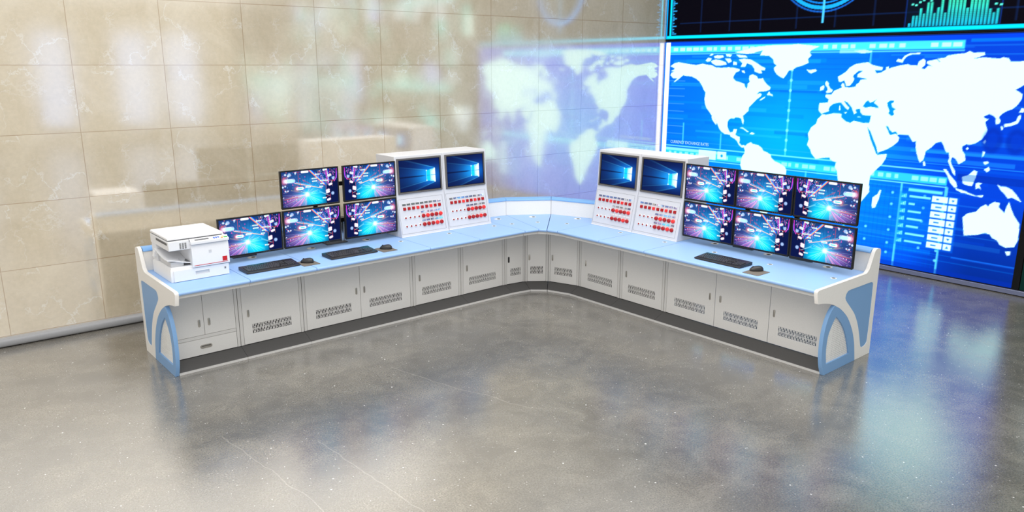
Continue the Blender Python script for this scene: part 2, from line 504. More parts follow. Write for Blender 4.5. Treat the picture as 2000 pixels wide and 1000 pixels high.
LP = (110, 110, 85)
WORLD = 0.95
EXPO = 0.0
LAND = [[(113,2434),(154,2461),(187,2481),(263,2494),(364,2480),(481,2464),(580,2454),(691,2473),(756,2460),(851,2451),(915,2422),(1008,2416),(1130,2423),(1220,2417),(1310,2398),(1312,2374),(1255,2355),(1221,2305),(1217,2274),(1264,2237),(1324,2225),(1400,2202),(1410,2171),(1442,2135),(1453,2172),(1451,2203),(1484,2234),(1467,2270),(1470,2313),(1519,2332),(1585,2308),(1609,2272),(1652,2273),(1678,2285),(1711,2237),(1756,2196),(1808,2161),(1797,2130),(1736,2111),(1638,2102),(1606,2065),(1654,2084),(1684,2067),(1665,2036),(1618,2004),(1579,1966),(1539,1927),(1499,1888),(1496,1838),(1448,1798),(1414,1765),(1434,1700),(1428,1649),(1406,1680),(1387,1729),(1349,1740),(1297,1741),(1276,1724),(1223,1725),(1187,1700),(1171,1667),(1176,1603),(1198,1559),(1223,1528),(1268,1538),(1280,1577),(1333,1580),(1328,1541),(1312,1502),(1340,1485),(1386,1475),(1390,1430),(1386,1392),(1418,1362),(1455,1365),(1492,1361),(1512,1388),(1568,1415),(1599,1395),(1687,1383),(1747,1350),(1771,1314),(1837,1294),(1889,1268),(1899,1231),(1959,1187),(2029,1168),(2115,1127),(2140,1080),(2139,1018),(2133,943),(2027,742),(1975,544),(1846,396),(1763,514),(1674,697),(1590,817),(1471,986),(1426,1085),(1434,1164),(1452,1217),(1479,1251),(1483,1297),(1465,1334),(1428,1331),(1380,1365),(1346,1414),(1306,1444),(1244,1465),(1218,1496),(1141,1497),(1077,1532),(1043,1562),(1007,1625),(972,1676),(928,1738),(895,1750),(852,1800),(800,1850),(773,1902),(756,1976),(763,2028),(769,2068),(734,2106),(706,2157),(653,2221),(594,2259),(510,2291),(393,2300),(359,2309),(295,2262),(213,2208),(187,2210),(252,2262),(175,2261),(121,2307),(136,2341),(186,2361),(117,2367),(184,2388),(192,2408)],[(896,1737),(918,1764),(954,1701),(990,1650),(984,1618),(942,1654),(907,1698)],[(736,2518),(780,2556),(844,2543),(816,2505),(769,2499)],[(831,2511),(907,2530),(1001,2517),(1079,2491),(1096,2460),(1006,2448),(914,2448),(849,2479)],[(873,2574),(934,2590),(1026,2585),(1043,2560),(968,2542),(890,2549)],[(794,2587),(839,2612),(871,2599),(826,2581)],[(1060,2541),(1150,2541),(1176,2503),(1125,2479)],[(1070,2603),(1176,2596),(1148,2565),(1088,2572)],[(1198,2503),(1258,2491),(1261,2454),(1202,2454)],[(1235,2596),(1382,2582),(1428,2551),(1297,2552)],[(1285,2528),(1371,2539),(1473,2527),(1577,2478),(1637,2442),(1709,2412),(1698,2382),(1641,2388),(1666,2345),(1617,2345),(1544,2369),(1541,2405),(1494,2454),(1420,2478),(1395,2429),(1322,2429),(1347,2478)],[(1341,2380),(1385,2380),(1402,2343),(1358,2355)],[(1210,2627),(1333,2649),(1518,2671),(1523,2611),(1410,2600),(1292,2613)],[(1761,2069),(1791,2112),(1808,2082),(1843,2071),(1853,2045),(1810,2058),(1769,2057)],[(1648,1986),(1688,2018),(1742,2044),(1730,2020),(1677,1987)],[(1404,2667),(1517,2689),(1683,2704),(1846,2712),(2024,2709),(2024,2709),(2153,2718),(2269,2704),(2459,2684),(2351,2641),(2322,2613),(2352,2573),(2306,2528),(2323,2482),(2243,2448),(2155,2425),(2106,2390),(2054,2384),(2028,2336),(1987,2283),(1938,2300),(1881,2335),(1842,2382),(1832,2418),(1870,2448),(1827,2477),(1816,2525),(1750,2573),(1611,2580),(1647,2645),(1523,2617)],[(2299,2402),(2338,2391),(2425,2402),(2446,2380),(2368,2348),(2328,2368)],[(2572,2239),(2588,2262),(2622,2229),(2618,2206),(2647,2167),(2679,2151),(2670,2122),(2604,2109),(2590,2126),(2612,2149),(2602,2183),(2576,2205)],[(2508,2136),(2510,2181),(2551,2205),(2565,2188),(2557,2148)],[(1376,1602),(1420,1611),(1527,1554),(1498,1550),(1436,1586)],[(1537,1529),(1571,1554),(1623,1535),(1588,1520)],[(2518,1981),(2628,1993),(2637,2031),(2590,2063),(2593,2092),(2667,2094),(2698,2140),(2767,2170),(2796,2182),(2781,2209),(2796,2237),(2820,2227),(2830,2190),(2884,2183),(2964,2196),(2973,2224),(3005,2246),(3018,2279),(3102,2291),(2974,2312),(2977,2344),(3035,2383),(2984,2383),(2926,2333),(2922,2311),(2942,2289),(2924,2245),(2893,2206),(2847,2199),(2830,2244),(2816,2271),(2771,2248),(2746,2253),(2728,2314),(2773,2337),(2828,2376),(2869,2426),(2935,2464),(3024,2480),(3091,2486),(3151,2453),(3275,2427),(3268,2395),(3180,2394),(3206,2357),(3260,2368),(3311,2400),(3313,2432),(3345,2437),(3342,2411),(3384,2427),(3466,2448),(3559,2464),(3583,2453),(3666,2448),(3676,2494),(3723,2525),(3750,2504),(3752,2453),(3716,2417),(3747,2407),(3787,2448),(3829,2438),(3764,2474),(3771,2499),(3810,2504),(3868,2519),(3901,2488),(3911,2488),(3872,2524),(3954,2533),(3980,2558),(4074,2572),(4158,2581),(4201,2604),(4241,2584),(4350,2588),(4358,2559),(4249,2521),(4348,2535),(4448,2525),(4502,2520),(4535,2534),(4589,2524),(4611,2491),(4680,2490),(4741,2495),(4824,2425),(4845,2276),(4775,2256),(4742,2227),(4695,2198),(4732,2180),(4770,2152),(4768,2105),(4742,2046),(4697,1997),(4647,1975),(4607,1944),(4585,1914),(4582,1902),(4600,1868),(4595,1839),(4561,1827),(4551,1866),(4552,1890),(4531,1914),(4483,1936),(4428,1904),(4449,1885),(4486,1882),(4454,1846),(4469,1802),(4488,1763),(4480,1723),(4447,1660),(4388,1611),(4335,1591),(4297,1594),(4257,1565),(4263,1524),(4298,1476),(4310,1415),(4276,1386),(4245,1363),(4226,1397),(4203,1426),(4167,1439),(4159,1391),(4180,1341),(4216,1292),(4228,1231),(4195,1259),(4156,1338),(4130,1388),(4139,1431),(4126,1492),(4103,1485),(4085,1510),(4057,1570),(4033,1605),(3976,1585),(3932,1529),(3877,1482),(3870,1418),(3860,1374),(3827,1344),(3807,1380),(3777,1452),(3758,1526),(3755,1590),(3720,1577),(3664,1653),(3584,1653),(3529,1649),(3560,1614),(3550,1564),(3501,1517),(3431,1467),(3330,1420),(3334,1393),(3437,1413),(3432,1357),(3396,1287),(3327,1207),(3267,1127),(3261,1035),(3273,979),(3275,925),(3186,791),(3107,655),(2942,589),(2932,738),(2889,910),(2852,1083),(2840,1140),(2804,1195),(2816,1255),(2778,1263),(2733,1282),(2725,1305),(2675,1300),(2614,1289),(2540,1270),(2476,1330),(2451,1388),(2401,1444),(2419,1516),(2399,1586),(2436,1671),(2500,1722),(2513,1781),(2570,1841),(2551,1844),(2556,1855),(2529,1872),(2513,1906)]]
SEA = [[(2550,1847),(2658,1886),(2649,1911),(2664,1946),(2709,1982),(2774,1996),(2821,1997),(2848,2021),(2892,2000),(2945,1946),(2979,1903),(3011,1926),(3051,1934),(3061,1890),(3094,1858),(3196,1857),(3184,1768),(3104,1764),(2986,1785),(2948,1755),(2893,1769),(2823,1817),(2824,1862),(2715,1863),(2620,1839)],[(3082,1962),(3116,2019),(3142,2036),(3168,2010),(3200,2022),(3241,2050),(3212,2011),(3273,1970),(3275,1950),(3173,1961),(3118,1947)],[(3372,2017),(3407,2045),(3450,2046),(3447,2025),(3422,2008),(3438,1966),(3478,1946),(3454,1923),(3469,1881),(3439,1863),(3397,1894),(3410,1921),(3382,1974)],[(3167,1714),(3206,1672),(3256,1576),(3300,1490),(3325,1420),(3334,1387),(3310,1402),(3260,1498),(3216,1584),(3183,1671)],[(3388,1739),(3415,1740),(3436,1703),(3472,1673),(3514,1686),(3540,1650),(3506,1659),(3454,1639),(3436,1654),(3415,1697)]]
LAND2 = [[(2803,2002),(2843,2015),(2871,1977),(2916,1939),(2902,1911),(2863,1937),(2830,1970)],[(2852,1880),(2892,1888),(2877,1864)],[(2783,1962),(2795,1963),(2805,1906),(2786,1906)],[(3027,1838),(3073,1835),(3074,1829),(3028,1829)],[(2945,1946),(2983,1864),(3016,1882),(2995,1915)],[(3481,2516),(3508,2557),(3567,2587),(3684,2591),(3681,2576),(3589,2572),(3540,2552),(3508,2516),(3496,2479),(3420,2495),(3438,2526)],[(4640,1836),(4700,1849),(4748,1876),(4759,1925),(4782,1945),(4787,1907),(4769,1848),(4712,1821),(4644,1802)],[(4608,1810),(4630,1811),(4638,1782),(4623,1767)],[(4762,1963),(4781,2012),(4816,2004),(4804,1965)],[(4460,1631),(4479,1658),(4491,1639),(4477,1607)],[(4298,1548),(4315,1564),(4327,1545),(4310,1528)],[(3861,1363),(3882,1360),(3896,1313),(3869,1310)],[(4472,1471),(4473,1532),(4497,1524),(4489,1482),(4469,1460)],[(4489,1412),(4533,1426),(4550,1407),(4512,1383)],[(4509,1332),(4555,1367),(4570,1328),(4541,1305)],[(4092,1295),(4122,1298),(4180,1225),(4247,1159),(4264,1109),(4236,1095),(4180,1152),(4140,1232)],[(4297,1228),(4360,1255),(4413,1317),(4448,1300),(4439,1233),(4414,1137),(4356,1140),(4315,1157)],[(4257,1087),(4306,1082),(4365,1069),(4387,1050),(4310,1051)],[(4447,1172),(4473,1185),(4511,1179),(4486,1156),(4511,1107),(4486,1125),(4455,1106)],[(4658,1187),(4697,1165),(4744,1170),(4807,1144),(4861,1091),(4918,1018),(4868,1039),(4819,1059),(4785,1041),(4743,1090),(4702,1125)],[(4363,775),(4408,824),(4492,857),(4534,918),(4580,952),(4607,929),(4616,957),(4660,991),(4715,984),(4710,936),(4771,883),(4785,960),(4802,1010),(4829,939),(4869,864),(4934,779),(4935,685),(4941,604),(4916,524),(4836,503),(4772,526),(4742,569),(4690,588),(4661,625),(4610,631),(4539,598),(4403,568),(4382,678)],[(4835,461),(4888,471),(4888,429),(4860,417)],[(4243,1097),(4350,1068),(4469,1034),(4542,1051),(4533,1022),(4432,1030),(4260,1071)],[(3326,868),(3383,920),(3402,973),(3421,969),(3403,853),(3371,747),(3334,735),(3323,778)]]


# light trails and bokeh of the desk monitors (x right 0..1.7, y up 0..1)
def picture_trails():
    rnd = random.Random(11)
    c = Canvas(290, 170, 0, 1.7, 0, 1, (10, 30, 84))
    X, Y = c.x[None, :], c.y[:, None]
    core = (0.74, 0.31)
    def start(a, rnd):
        q = rnd.uniform(0.04, 0.2)
        return (core[0] + q * math.cos(a), core[1] + q * math.sin(a))
    def glow(cx, cy, sx, sy, col, k=1.0):
        c.put((slice(None), slice(None)), k * np.exp(-((X - cx) / sx) ** 2 - ((Y - cy) / sy) ** 2), col)
    glow(0.35, 0.75, 0.6, 0.35, (44, 92, 160), 0.75)
    glow(0.42, 0.14, 0.38, 0.24, (176, 104, 196), 0.75)
    glow(0.95, 0.42, 0.42, 0.42, (14, 160, 232), 0.9)
    glow(1.0, 0.12, 0.3, 0.2, (0, 225, 255), 0.95)
    glow(0.78, 0.28, 0.25, 0.2, (60, 225, 255), 0.95)
    c.poly([(1.33, 0.0), (1.7, 0.0), (1.7, 0.62), (1.5, 0.66), (1.36, 0.5), (1.30, 0.2)], (4, 16, 66), 0.96)
    for k in range(26):                       # soft grid blocks
        x, y = rnd.uniform(0.05, 1.3), rnd.uniform(0.35, 0.98)
        c.rect(x, x + rnd.uniform(0.02, 0.12), y, y + rnd.uniform(0.01, 0.08), rnd.choice([(90, 150, 210), (30, 60, 130), (120, 170, 225)]), 0.3)
    for k in range(120):                      # speckle of sparks at the left and upper right
        if k % 2: x, y = rnd.uniform(0.0, 0.7), rnd.uniform(0.02, 0.98)
        else: x, y = rnd.uniform(1.0, 1.68), rnd.uniform(0.6, 1.0)
        c.disc(x, y, rnd.uniform(0.006, 0.014), rnd.choice([(255, 70, 120), (255, 110, 90), (240, 240, 255), (255, 60, 180), (90, 160, 255)]), 0.9)
    for k in range(60):                       # steep streaks, upper right
        x = rnd.uniform(1.05, 1.62)
        y = rnd.uniform(0.62, 1.0)
        c.line((x, y), (x + rnd.uniform(0.0, 0.05), y - rnd.uniform(0.03, 0.16)), 0.007, rnd.choice([(255, 90, 220), (190, 120, 255), (255, 255, 255), (80, 120, 255), (255, 180, 90)]), 0.75)
    for k in range(70):                       # rays of the lower left fan
        a = R(rnd.uniform(172, 262)); L = rnd.uniform(0.3, 0.9)
        c.line(start(a, rnd), (core[0] + L * math.cos(a), core[1] + L * math.sin(a)), rnd.choice([0.004, 0.006, 0.009]),
               rnd.choice([(255, 150, 240), (120, 240, 255), (255, 225, 250), (255, 110, 200), (225, 235, 120), (255, 170, 225)]), 0.72, fade=0.6)
    for k in range(46):                       # rays sweeping up to the left and right
        a = R(rnd.uniform(20, 165)); L = rnd.uniform(0.25, 0.8)
        c.line(start(a, rnd), (core[0] + L * math.cos(a), core[1] + 0.8 * L * math.sin(a)), 0.006,
               rnd.choice([(180, 235, 255), (255, 160, 220), (70, 200, 255), (110, 150, 255)]), 0.6, fade=0.8)
    for k in range(40):
        a = R(rnd.uniform(-60, 20)); L = rnd.uniform(0.2, 0.55)
        c.line(start(a, rnd), (core[0] + L * math.cos(a), core[1] + L * math.sin(a)), 0.007, rnd.choice([(255, 255, 255), (90, 250, 255), (0, 200, 255)]), 0.6, fade=0.5)
    c.line((0.38, 0.67), (1.2, 0.45), 0.02, (255, 190, 230), 0.9)
    c.line((0.4, 0.65), (1.15, 0.47), 0.009, (250, 225, 120), 0.9)
    c.line((0.42, 0.69), (0.9, 0.56), 0.012, (120, 220, 255), 0.9)
    for dx, col in ((0, (250, 200, 90)), (0.025, (90, 220, 255)), (0.05, (60, 60, 255)), (-0.02, (255, 90, 140))):
        c.line((0.84 + dx, 1.0), (1.28 + dx, 0.55), 0.02, col, 0.9)
    for a, b, col in (((1.34, 1.0), (1.40, 0.55), (255, 60, 220)), ((1.38, 1.0), (1.42, 0.6), (255, 255, 255)), ((1.42, 0.98), (1.43, 0.66), (60, 60, 255)),
                      ((1.68, 0.98), (1.66, 0.72), (255, 60, 220)), ((1.66, 0.72), (1.60, 0.62), (255, 80, 230)), ((1.70, 0.9), (1.67, 0.7), (120, 90, 255))):
        c.line(a, b, 0.018, col, 0.9)
    red = (226, 62, 72)
    for p, q in (((0.5, 0.97), (0.5, 0.68)), ((0.36, 0.97), (0.62, 0.97)), ((0.56, 0.66), (0.56, 0.5)), ((1.28, 0.55), (1.33, 0.5)), ((1.33, 0.5), (1.33, 0.36)),
                 ((1.33, 0.36), (1.42, 0.36)), ((1.45, 0.14), (1.45, 0.26)), ((1.45, 0.22), (1.33, 0.19)), ((1.2, 0.65), (1.58, 0.65)), ((1.58, 0.65), (1.6, 0.7)), ((0.06, 0.82), (0.3, 0.9)), ((0.05, 0.22), (0.45, 0.26)), ((0.62, 0.74), (0.86, 0.6))):
        c.line(p, q, 0.015, red, 0.7)
    def capsule(x, y, L, w, out, inn, ang=0.0):
        d = (L / 2 * math.cos(ang), L / 2 * math.sin(ang))
        c.line((x - d[0], y - d[1]), (x + d[0], y + d[1]), w * 1.5, out, 0.55)
        c.line((x - d[0], y - d[1]), (x + d[0], y + d[1]), w, (255, 255, 255), 0.95)
        if inn: c.line((x - d[0] * .7, y - d[1] * .7), (x + d[0] * .8, y + d[1] * .8), w * 0.45, inn, 0.95)
    glow(0.08, 0.74, 0.09, 0.10, (255, 110, 130), 0.95)
    c.line((0.10, 0.74), (0.34, 0.735), 0.13, (196, 205, 250), 0.6)
    c.line((0.13, 0.74), (0.30, 0.74), 0.10, (240, 240, 255), 0.8)
    c.line((0.2, 0.74), (0.36, 0.73), 0.08, (170, 235, 255), 0.8)
    glow(0.44, 0.5, 0.07, 0.07, (255, 120, 140), 0.9)
    c.line((0.46, 0.5), (0.6, 0.5), 0.085, (226, 220, 250), 0.8)
    capsule(0.53, 0.5, 0.15, 0.055, (255, 255, 255), (0, 210, 240))
    capsule(0.78, 0.53, 0.12, 0.04, (255, 190, 220), (60, 230, 255))
    capsule(0.7, 0.96, 0.17, 0.05, (255, 240, 240), None)
    for x, y, L in ((1.08, 0.86, 0.12), (0.98, 0.75, 0.13), (0.99, 0.67, 0.13), (1.22, 0.67, 0.1), (1.35, 0.66, 0.09), (1.21, 0.58, 0.08), (1.18, 0.5, 0.08), (1.27, 0.16, 0.09)):
        capsule(x, y, L, 0.03, (255, 150, 170), (0, 225, 235))
    for x, y in ((1.47, 0.54), (1.40, 0.10), (1.31, 0.98), (1.45, 0.8), (1.38, 0.37), (1.38, 0.32)):
        capsule(x, y, 0.06, 0.055, (255, 190, 220), (255, 255, 255) if y < 0.7 else (150, 240, 255), 0.3)
    for x, y, r in ((1.57, 0.71, 0.045), (1.53, 0.27, 0.05), (0.12, 0.92, 0.03), (0.24, 0.91, 0.05), (0.2, 0.88, 0.03), (0.42, 0.95, 0.03), (0.1, 0.46, 0.025), (0.17, 0.46, 0.025), (0.03, 0.58, 0.03), (0.1, 0.6, 0.025)):
        c.disc(x, y, r, (170, 200, 245) if r > 0.04 else (215, 230, 250), 0.9, soft=0.5)
    for k in range(14):
        c.disc(0.28 + 0.035 * k, 0.47 - 0.008 * k, 0.007, (240, 230, 120), 0.95)
    for k in range(9):
        c.line((1.12, 0.38 - 0.006 * k), (1.45 - 0.01 * k, 0.20 + 0.004 * k), 0.005, (210, 255, 255), 0.35)
    c.disc(core[0], core[1], 0.055, (255, 255, 255), 0.95, soft=1.4)
    glow(core[0], core[1], 0.075, 0.065, (240, 255, 255), 0.9)
    return c

# blue desktop with a glowing four-pane window and light beams
def picture_desktop():
    c = Canvas(168, 112, 0, 1.5, 0, 1, (9, 30, 92))
    X, Y = c.x[None, :] / 1.5, 1 - c.y[:, None]
    full = (slice(None), slice(None))
    c.put(full, 0.85 * np.exp(-((X - 0.76) / 0.30) ** 2 - ((Y - 0.55) / 0.30) ** 2), (10, 120, 226))
    c.put(full, np.clip(np.abs(Y - 0.5) * 1.3 + 0.25 - 0.6 * X, 0, 0.6), (4, 12, 50))
    t = (Y - 0.545) / np.maximum(1.42 - X, 0.02)
    left = np.clip((0.89 - X) * 30, 0, 1)
    for half, k, col in ((0.44, 0.55, (20, 130, 228)), (0.235, 0.75, (30, 176, 252))):
        m = np.clip((half - np.abs(t)) * 26, 0, 1) * left
        c.put(full, k * m * np.exp(-np.maximum(0.72 - X, 0) * 3.6), col)
    for t0, w, k in ((0.235, 0.014, 0.8), (-0.235, 0.014, 0.8), (0.43, 0.02, 0.5), (-0.43, 0.02, 0.6)):
        c.put(full, k * np.exp(-((t - t0) / w) ** 2) * left * np.exp(-np.maximum(0.75 - X, 0) * 2.6), (90, 210, 255))
    c.put(full, np.exp(-(t / 0.017) ** 2) * np.clip((0.66 - X) * 9, 0, 1) * 0.85, (3, 12, 48))
    q = lambda x, y: (x * 1.5, 1 - y)
    top = lambda x: 0.383 + (x - 0.665) / 0.225 * (0.32 - 0.383)
    bot = lambda x: 0.706 + (x - 0.665) / 0.225 * (0.774 - 0.706)
    for xa, xb in ((0.668, 0.757), (0.775, 0.888)):
        for s in (0, 1):
            ya, yb = (top, lambda x: 0.535) if s == 0 else (lambda x: 0.556, bot)
            c.poly([q(xa, ya(xa)), q(xb, ya(xb)), q(xb, yb(xb)), q(xa, yb(xa))], (20, 205, 250) if xb < 0.8 else (130, 236, 255), 0.95)
    pane = (np.abs(t) < 0.5)
    c.put(full, np.clip((X - 0.72) * 7, 0, 0.9) * ((X < 0.888) & (Y > 0.545 - (X - 0.60) * 0.75) & (Y < 0.545 + (X - 0.60) * 0.78) & (np.abs(Y - 0.545) > 0.012) & (X > 0.778)), (240, 255, 255))
    c.line(q(0.668, top(0.668)), q(0.668, bot(0.668)), 0.012, (190, 245, 255), 0.8)
    c.line(q(0.766, top(0.766)), q(0.766, bot(0.766)), 0.016, (230, 252, 255), 0.75)
    for x, y in ((0.67, 0.385), (0.67, 0.705), (0.87, 0.335), (0.875, 0.76)):
        c.disc(*q(x, y), 0.022, (255, 255, 255), 0.8, soft=0.8)
    return c

# world map on the wall display: s metres along the wall from the corner, z metres up
def picture_map():
    c = Canvas(560, 310, 0.0, 4.95, 0.066, 2.79, (0, 96, 240))
    X, Y = c.x[None, :], c.y[:, None]
    full = (slice(None), slice(None))
    c.put(full, 0.85 * np.exp(-((X - 2.1) / 1.15) ** 2 - ((Y - 1.45) / 0.8) ** 2), (0, 168, 255))
    c.put(full, np.clip((X - 3.2) / 1.3, 0, 0.8), (0, 48, 178))
    c.put(full, np.clip((1.05 - Y) * 0.9, 0, 0.85) * np.clip((X - 3.7) / 0.8, 0.15, 1), (0, 32, 116))
    c.put(full, 0.5 * np.exp(-((X - 3.5) / 0.5) ** 2 - ((Y - 0.75) / 0.4) ** 2), (0, 130, 250))
    rnd = random.Random(3)
    for k in range(130):                                  # scan-line streaks
        y = rnd.uniform(0.1, 2.75); x = rnd.uniform(-0.5, 4.0)
        c.rect(max(x, 0.1), x + rnd.uniform(0.5, 2.2), y, y + rnd.choice([0.008, 0.012, 0.03, 0.05]), rnd.choice([(0, 70, 220), (0, 150, 255), (40, 190, 255)]), rnd.uniform(0.12, 0.3))
    c.rect(0.1, 4.95, 2.735, 2.79, (0, 60, 225), 0.7)
    c.rect(4.2, 4.95, 2.70, 2.735, (0, 130, 255), 0.6)
    for k in range(16):
        c.rect(2.9, 4.16, 0.16 + 0.055 * k, 0.165 + 0.055 * k, (0, 150, 250), 0.3)
        c.rect(3.25 + 0.056 * k, 3.255 + 0.056 * k, 0.1, 1.05, (0, 60, 215), 0.35)
    # upper ribbon
    c.rect(0.1, 4.145, 2.628, 2.722, (70, 225, 255), 0.85)
    for k in range(34):
        if rnd.random() < 0.8:
            x = 0.16 + 0.117 * k
            c.rect(x, x + rnd.uniform(0.05, 0.1), 2.652, 2.70, (205, 255, 255), 0.75)
    c.rect(0.1, 4.15, 2.616, 2.628, (0, 90, 230), 0.9)
    c.rect(0.1, 4.15, 2.605, 2.616, (120, 240, 255), 0.9)
    # middle ribbon and its lines
    c.rect(0.1, 4.15, 1.262, 1.276, (130, 235, 255), 0.85)
    c.rect(0.1, 4.15, 1.11, 1.205, (50, 205, 255), 0.8)
    for k in range(40):
        if rnd.random() < 0.75:
            x = 0.16 + 0.1 * k
            c.rect(x, x + rnd.uniform(0.04, 0.085), 1.135, 1.185, (170, 248, 255), 0.7)
    c.rect(0.1, 4.15, 1.083, 1.096, (120, 230, 255), 0.85)
    c.rect(0.1, 1.1, 1.2, 1.24, (150, 245, 255), 0.8)
    c.rect(0.71, 1.01, 1.115, 1.245, (190, 252, 255), 0.95)
    c.rect(1.035, 1.185, 1.135, 1.245, (190, 252, 255), 0.95)
    c.disc(1.11, 1.185, 0.02, (0, 140, 240))
    for x0, y0, y1 in ((1.075, 1.264, 1.5), (2.10, 1.264, 2.37), (3.115, 2.475, 2.603), (3.655, 0.066, 1.083), (4.15, 0.066, 1.1), (0.41, 1.3, 1.62), (2.42, 0.8, 1.1), (3.0, 0.1, 1.083)):
        c.rect(x0 - 0.012, x0 + 0.012, y0, y1, (90, 220, 255), 0.6 if y0 > 0.1 else 0.75)
    for k in range(9):
        c.disc(2.10, 1.35 + 0.13 * k, 0.02, (130, 230, 255), 0.8)
    for x in (2.98, 3.28, 3.56, 3.93, 4.13):
        for y in (0.22, 0.34, 0.5, 0.66, 0.82, 0.96):
            if rnd.random() < 0.7: c.disc(x, y, 0.016, (110, 225, 255), 0.8)
    c.rect(0.1, 4.95, 1.34, 1.35, (60, 170, 255), 0.35)
    for k in range(8):
        c.rect(0.1, 0.4, 1.45 + 0.11 * k, 1.458 + 0.11 * k, (130, 190, 255), 0.5)
    # continents
    land = (200, 250, 252)
    for p in LAND: c.poly([(a / 1000, b / 1000) for a, b in p], land)
    for p in SEA: c.poly([(a / 1000, b / 1000) for a, b in p], (0, 130, 250))
    for p in LAND2: c.poly([(a / 1000, b / 1000) for a, b in p], land)
    c.poly([(3.115, 2.60), (3.13, 2.62), (3.02, 2.63), (2.9, 2.62), (3.0, 2.59)], (170, 250, 255))
    c.rect(2.72, 3.05, 2.595, 2.64, (190, 252, 255), 0.5)
    # table of figures, lower right
    c.rect(3.62, 4.31, 0.34, 0.99, (0, 110, 240), 0.35)
    c.rect(3.74, 4.12, 1.0, 1.035, (110, 230, 255), 0.85)
    for k in range(7):
        y = 0.94 - k * 0.0905
        c.rect(3.665, 3.73, y - 0.025, y + 0.025, (40, 190, 255), 0.6)
        for j in range(4):
            c.rect(3.668 + 0.015 * j, 3.676 + 0.015 * j, y - 0.02, y - 0.005 + 0.01 * j, (150, 240, 255), 0.9)
        c.rect(3.76, 3.76 + (0.24, 0.07, 0.15, 0.17, 0.14, 0.22, 0.2)[k], y - 0.012, y + 0.012, (130, 235, 255), 0.85)
        c.rect(4.015, 4.185, y - 0.034, y + 0.036, (205, 252, 255), 0.97)
        c.rect(4.06, 4.06 + (0.03, 0.07, 0.06, 0.06, 0.05, 0.07, 0.06)[k], y - 0.008, y + 0.008, (0, 90, 190), 0.9)
        c.rect(4.198, 4.285, y - 0.034, y + 0.036, (205, 252, 255), 0.97)
        s = -1 if k in (0, 2, 4, 5) else 1
        c.poly([(4.224, y - 0.014 * s), (4.26, y - 0.014 * s), (4.242, y + 0.016 * s)], (0, 100, 200))
    c.rect(4.16, 4.172, 0.99, 1.09, (110, 220, 255), 0.8)
    c.rect(4.3, 4.95, 0.28, 0.30, (20, 110, 235), 0.5)
    c.rect(4.25, 4.95, 1.18, 1.26, (0, 30, 130), 0.4)
    c.rect(0.3, 4.95, 0.066, 0.12, (0, 40, 160), 0.5)
    for cx in (4.55, 4.78):                               # large faint round letters
        c.disc(cx, 1.655, 0.10, (0, 34, 148), 0.55, soft=0.35, ry=0.135)
        c.disc(cx, 1.655, 0.05, (0, 52, 184), 0.6, soft=0.35, ry=0.085)
    c.rect(4.80, 4.90, 1.60, 1.71, (0, 50, 180), 0.6)
    c.rect(4.905, 4.94, 1.53, 1.78, (0, 44, 178), 0.5)
    # white strip at the corner edge
    c.rect(0.0, 0.022, 0.066, 2.79, (0, 110, 240))
    c.rect(0.02, 0.1, 0.066, 2.775, (255, 255, 255))
    c.rect(0.0, 4.95, 2.78, 2.79, (2, 10, 40))
    return c

# dark upper display: cyan border, tick ruler, round dial and bar chart
def picture_dial():
    c = Canvas(520, 150, 0.0, 4.95, 2.805, 4.2, (3, 2, 10))
    cy = (0, 214, 255)
    for x in (0.62, 1.1, 1.58, 2.1, 2.62, 3.1, 4.6):
        c.rect(x - 0.012, x + 0.012, 2.9, 4.2, (10, 34, 84), 0.55)
    for y in (3.035, 3.5, 3.95):
        c.rect(0.25, 4.95, y - 0.008, y + 0.008, (10, 44, 104), 0.55)
    # dial
    for r, col, w in ((0.66, (16, 90, 190), 0.02), (0.61, (20, 160, 250), 0.045), (0.555, (10, 130, 230), 0.02), (0.50, (14, 70, 90), 0.04)):
        n = 90
        for k in range(n):
            a, b = 2 * PI * k / n, 2 * PI * (k + 1) / n
            c.line((2.45 + r * math.cos(a), 3.755 + r * math.sin(a)), (2.45 + r * math.cos(b), 3.755 + r * math.sin(b)), w, col, 0.9)
    c.disc(2.45, 3.755, 0.48, (10, 36, 46), 0.8)
    c.rect(2.442, 2.472, 2.96, 4.2, (70, 190, 255))
    # bar chart
    c.rect(3.47, 4.46, 2.87, 3.9, (4, 20, 40), 0.6)
    c.rect(3.462, 3.474, 2.87, 3.9, (10, 50, 140), 0.8)
    c.rect(4.45, 4.46, 2.87, 3.9, (10, 50, 140), 0.8)
    hs = [0.05, 0.125, 0.125, 0.2, 0.155, 0.26, 0.27, 0.155, 0.2, 0.34, 0.14, 0.29, 0.31, 0.34, 0.36, 0.34, 0.19, 0.29, 0.33, 0.35, 0.34, 0.28, 0.165, 0.12, 0.165]
    for k, h in enumerate(hs):
        x = 3.505 + 0.0376 * k
        for j in range(max(1, int(h / 0.02))):
            c.rect(x, x + 0.027, 2.872 + 0.02 * j, 2.893 + 0.02 * j, (20 + 3 * j, 176 + 4 * j, 210 - 2 * j), 0.95)
    for x, y in ((3.52, 3.11), (3.56, 3.10), (3.60, 3.13), (3.64, 3.15), (3.72, 3.14), (4.38, 3.07), (4.43, 3.06)):
        c.rect(x, x + 0.028, y, y + 0.02, (90, 250, 220), 0.95)
    # border and ruler
    c.rect(0.0, 4.95, 2.822, 2.864, cy)
    c.rect(0.0, 0.025, 2.83, 4.2, (0, 150, 235))
    c.rect(0.066, 0.098, 2.86, 4.2, cy)
    for k in range(64):
        y = 2.885 + 0.0215 * k
        c.rect(0.11, 0.19 if k % 5 == 0 else (0.15 if k % 2 else 0.125), y, y + 0.014, (40, 170, 245), 0.95)
    return c

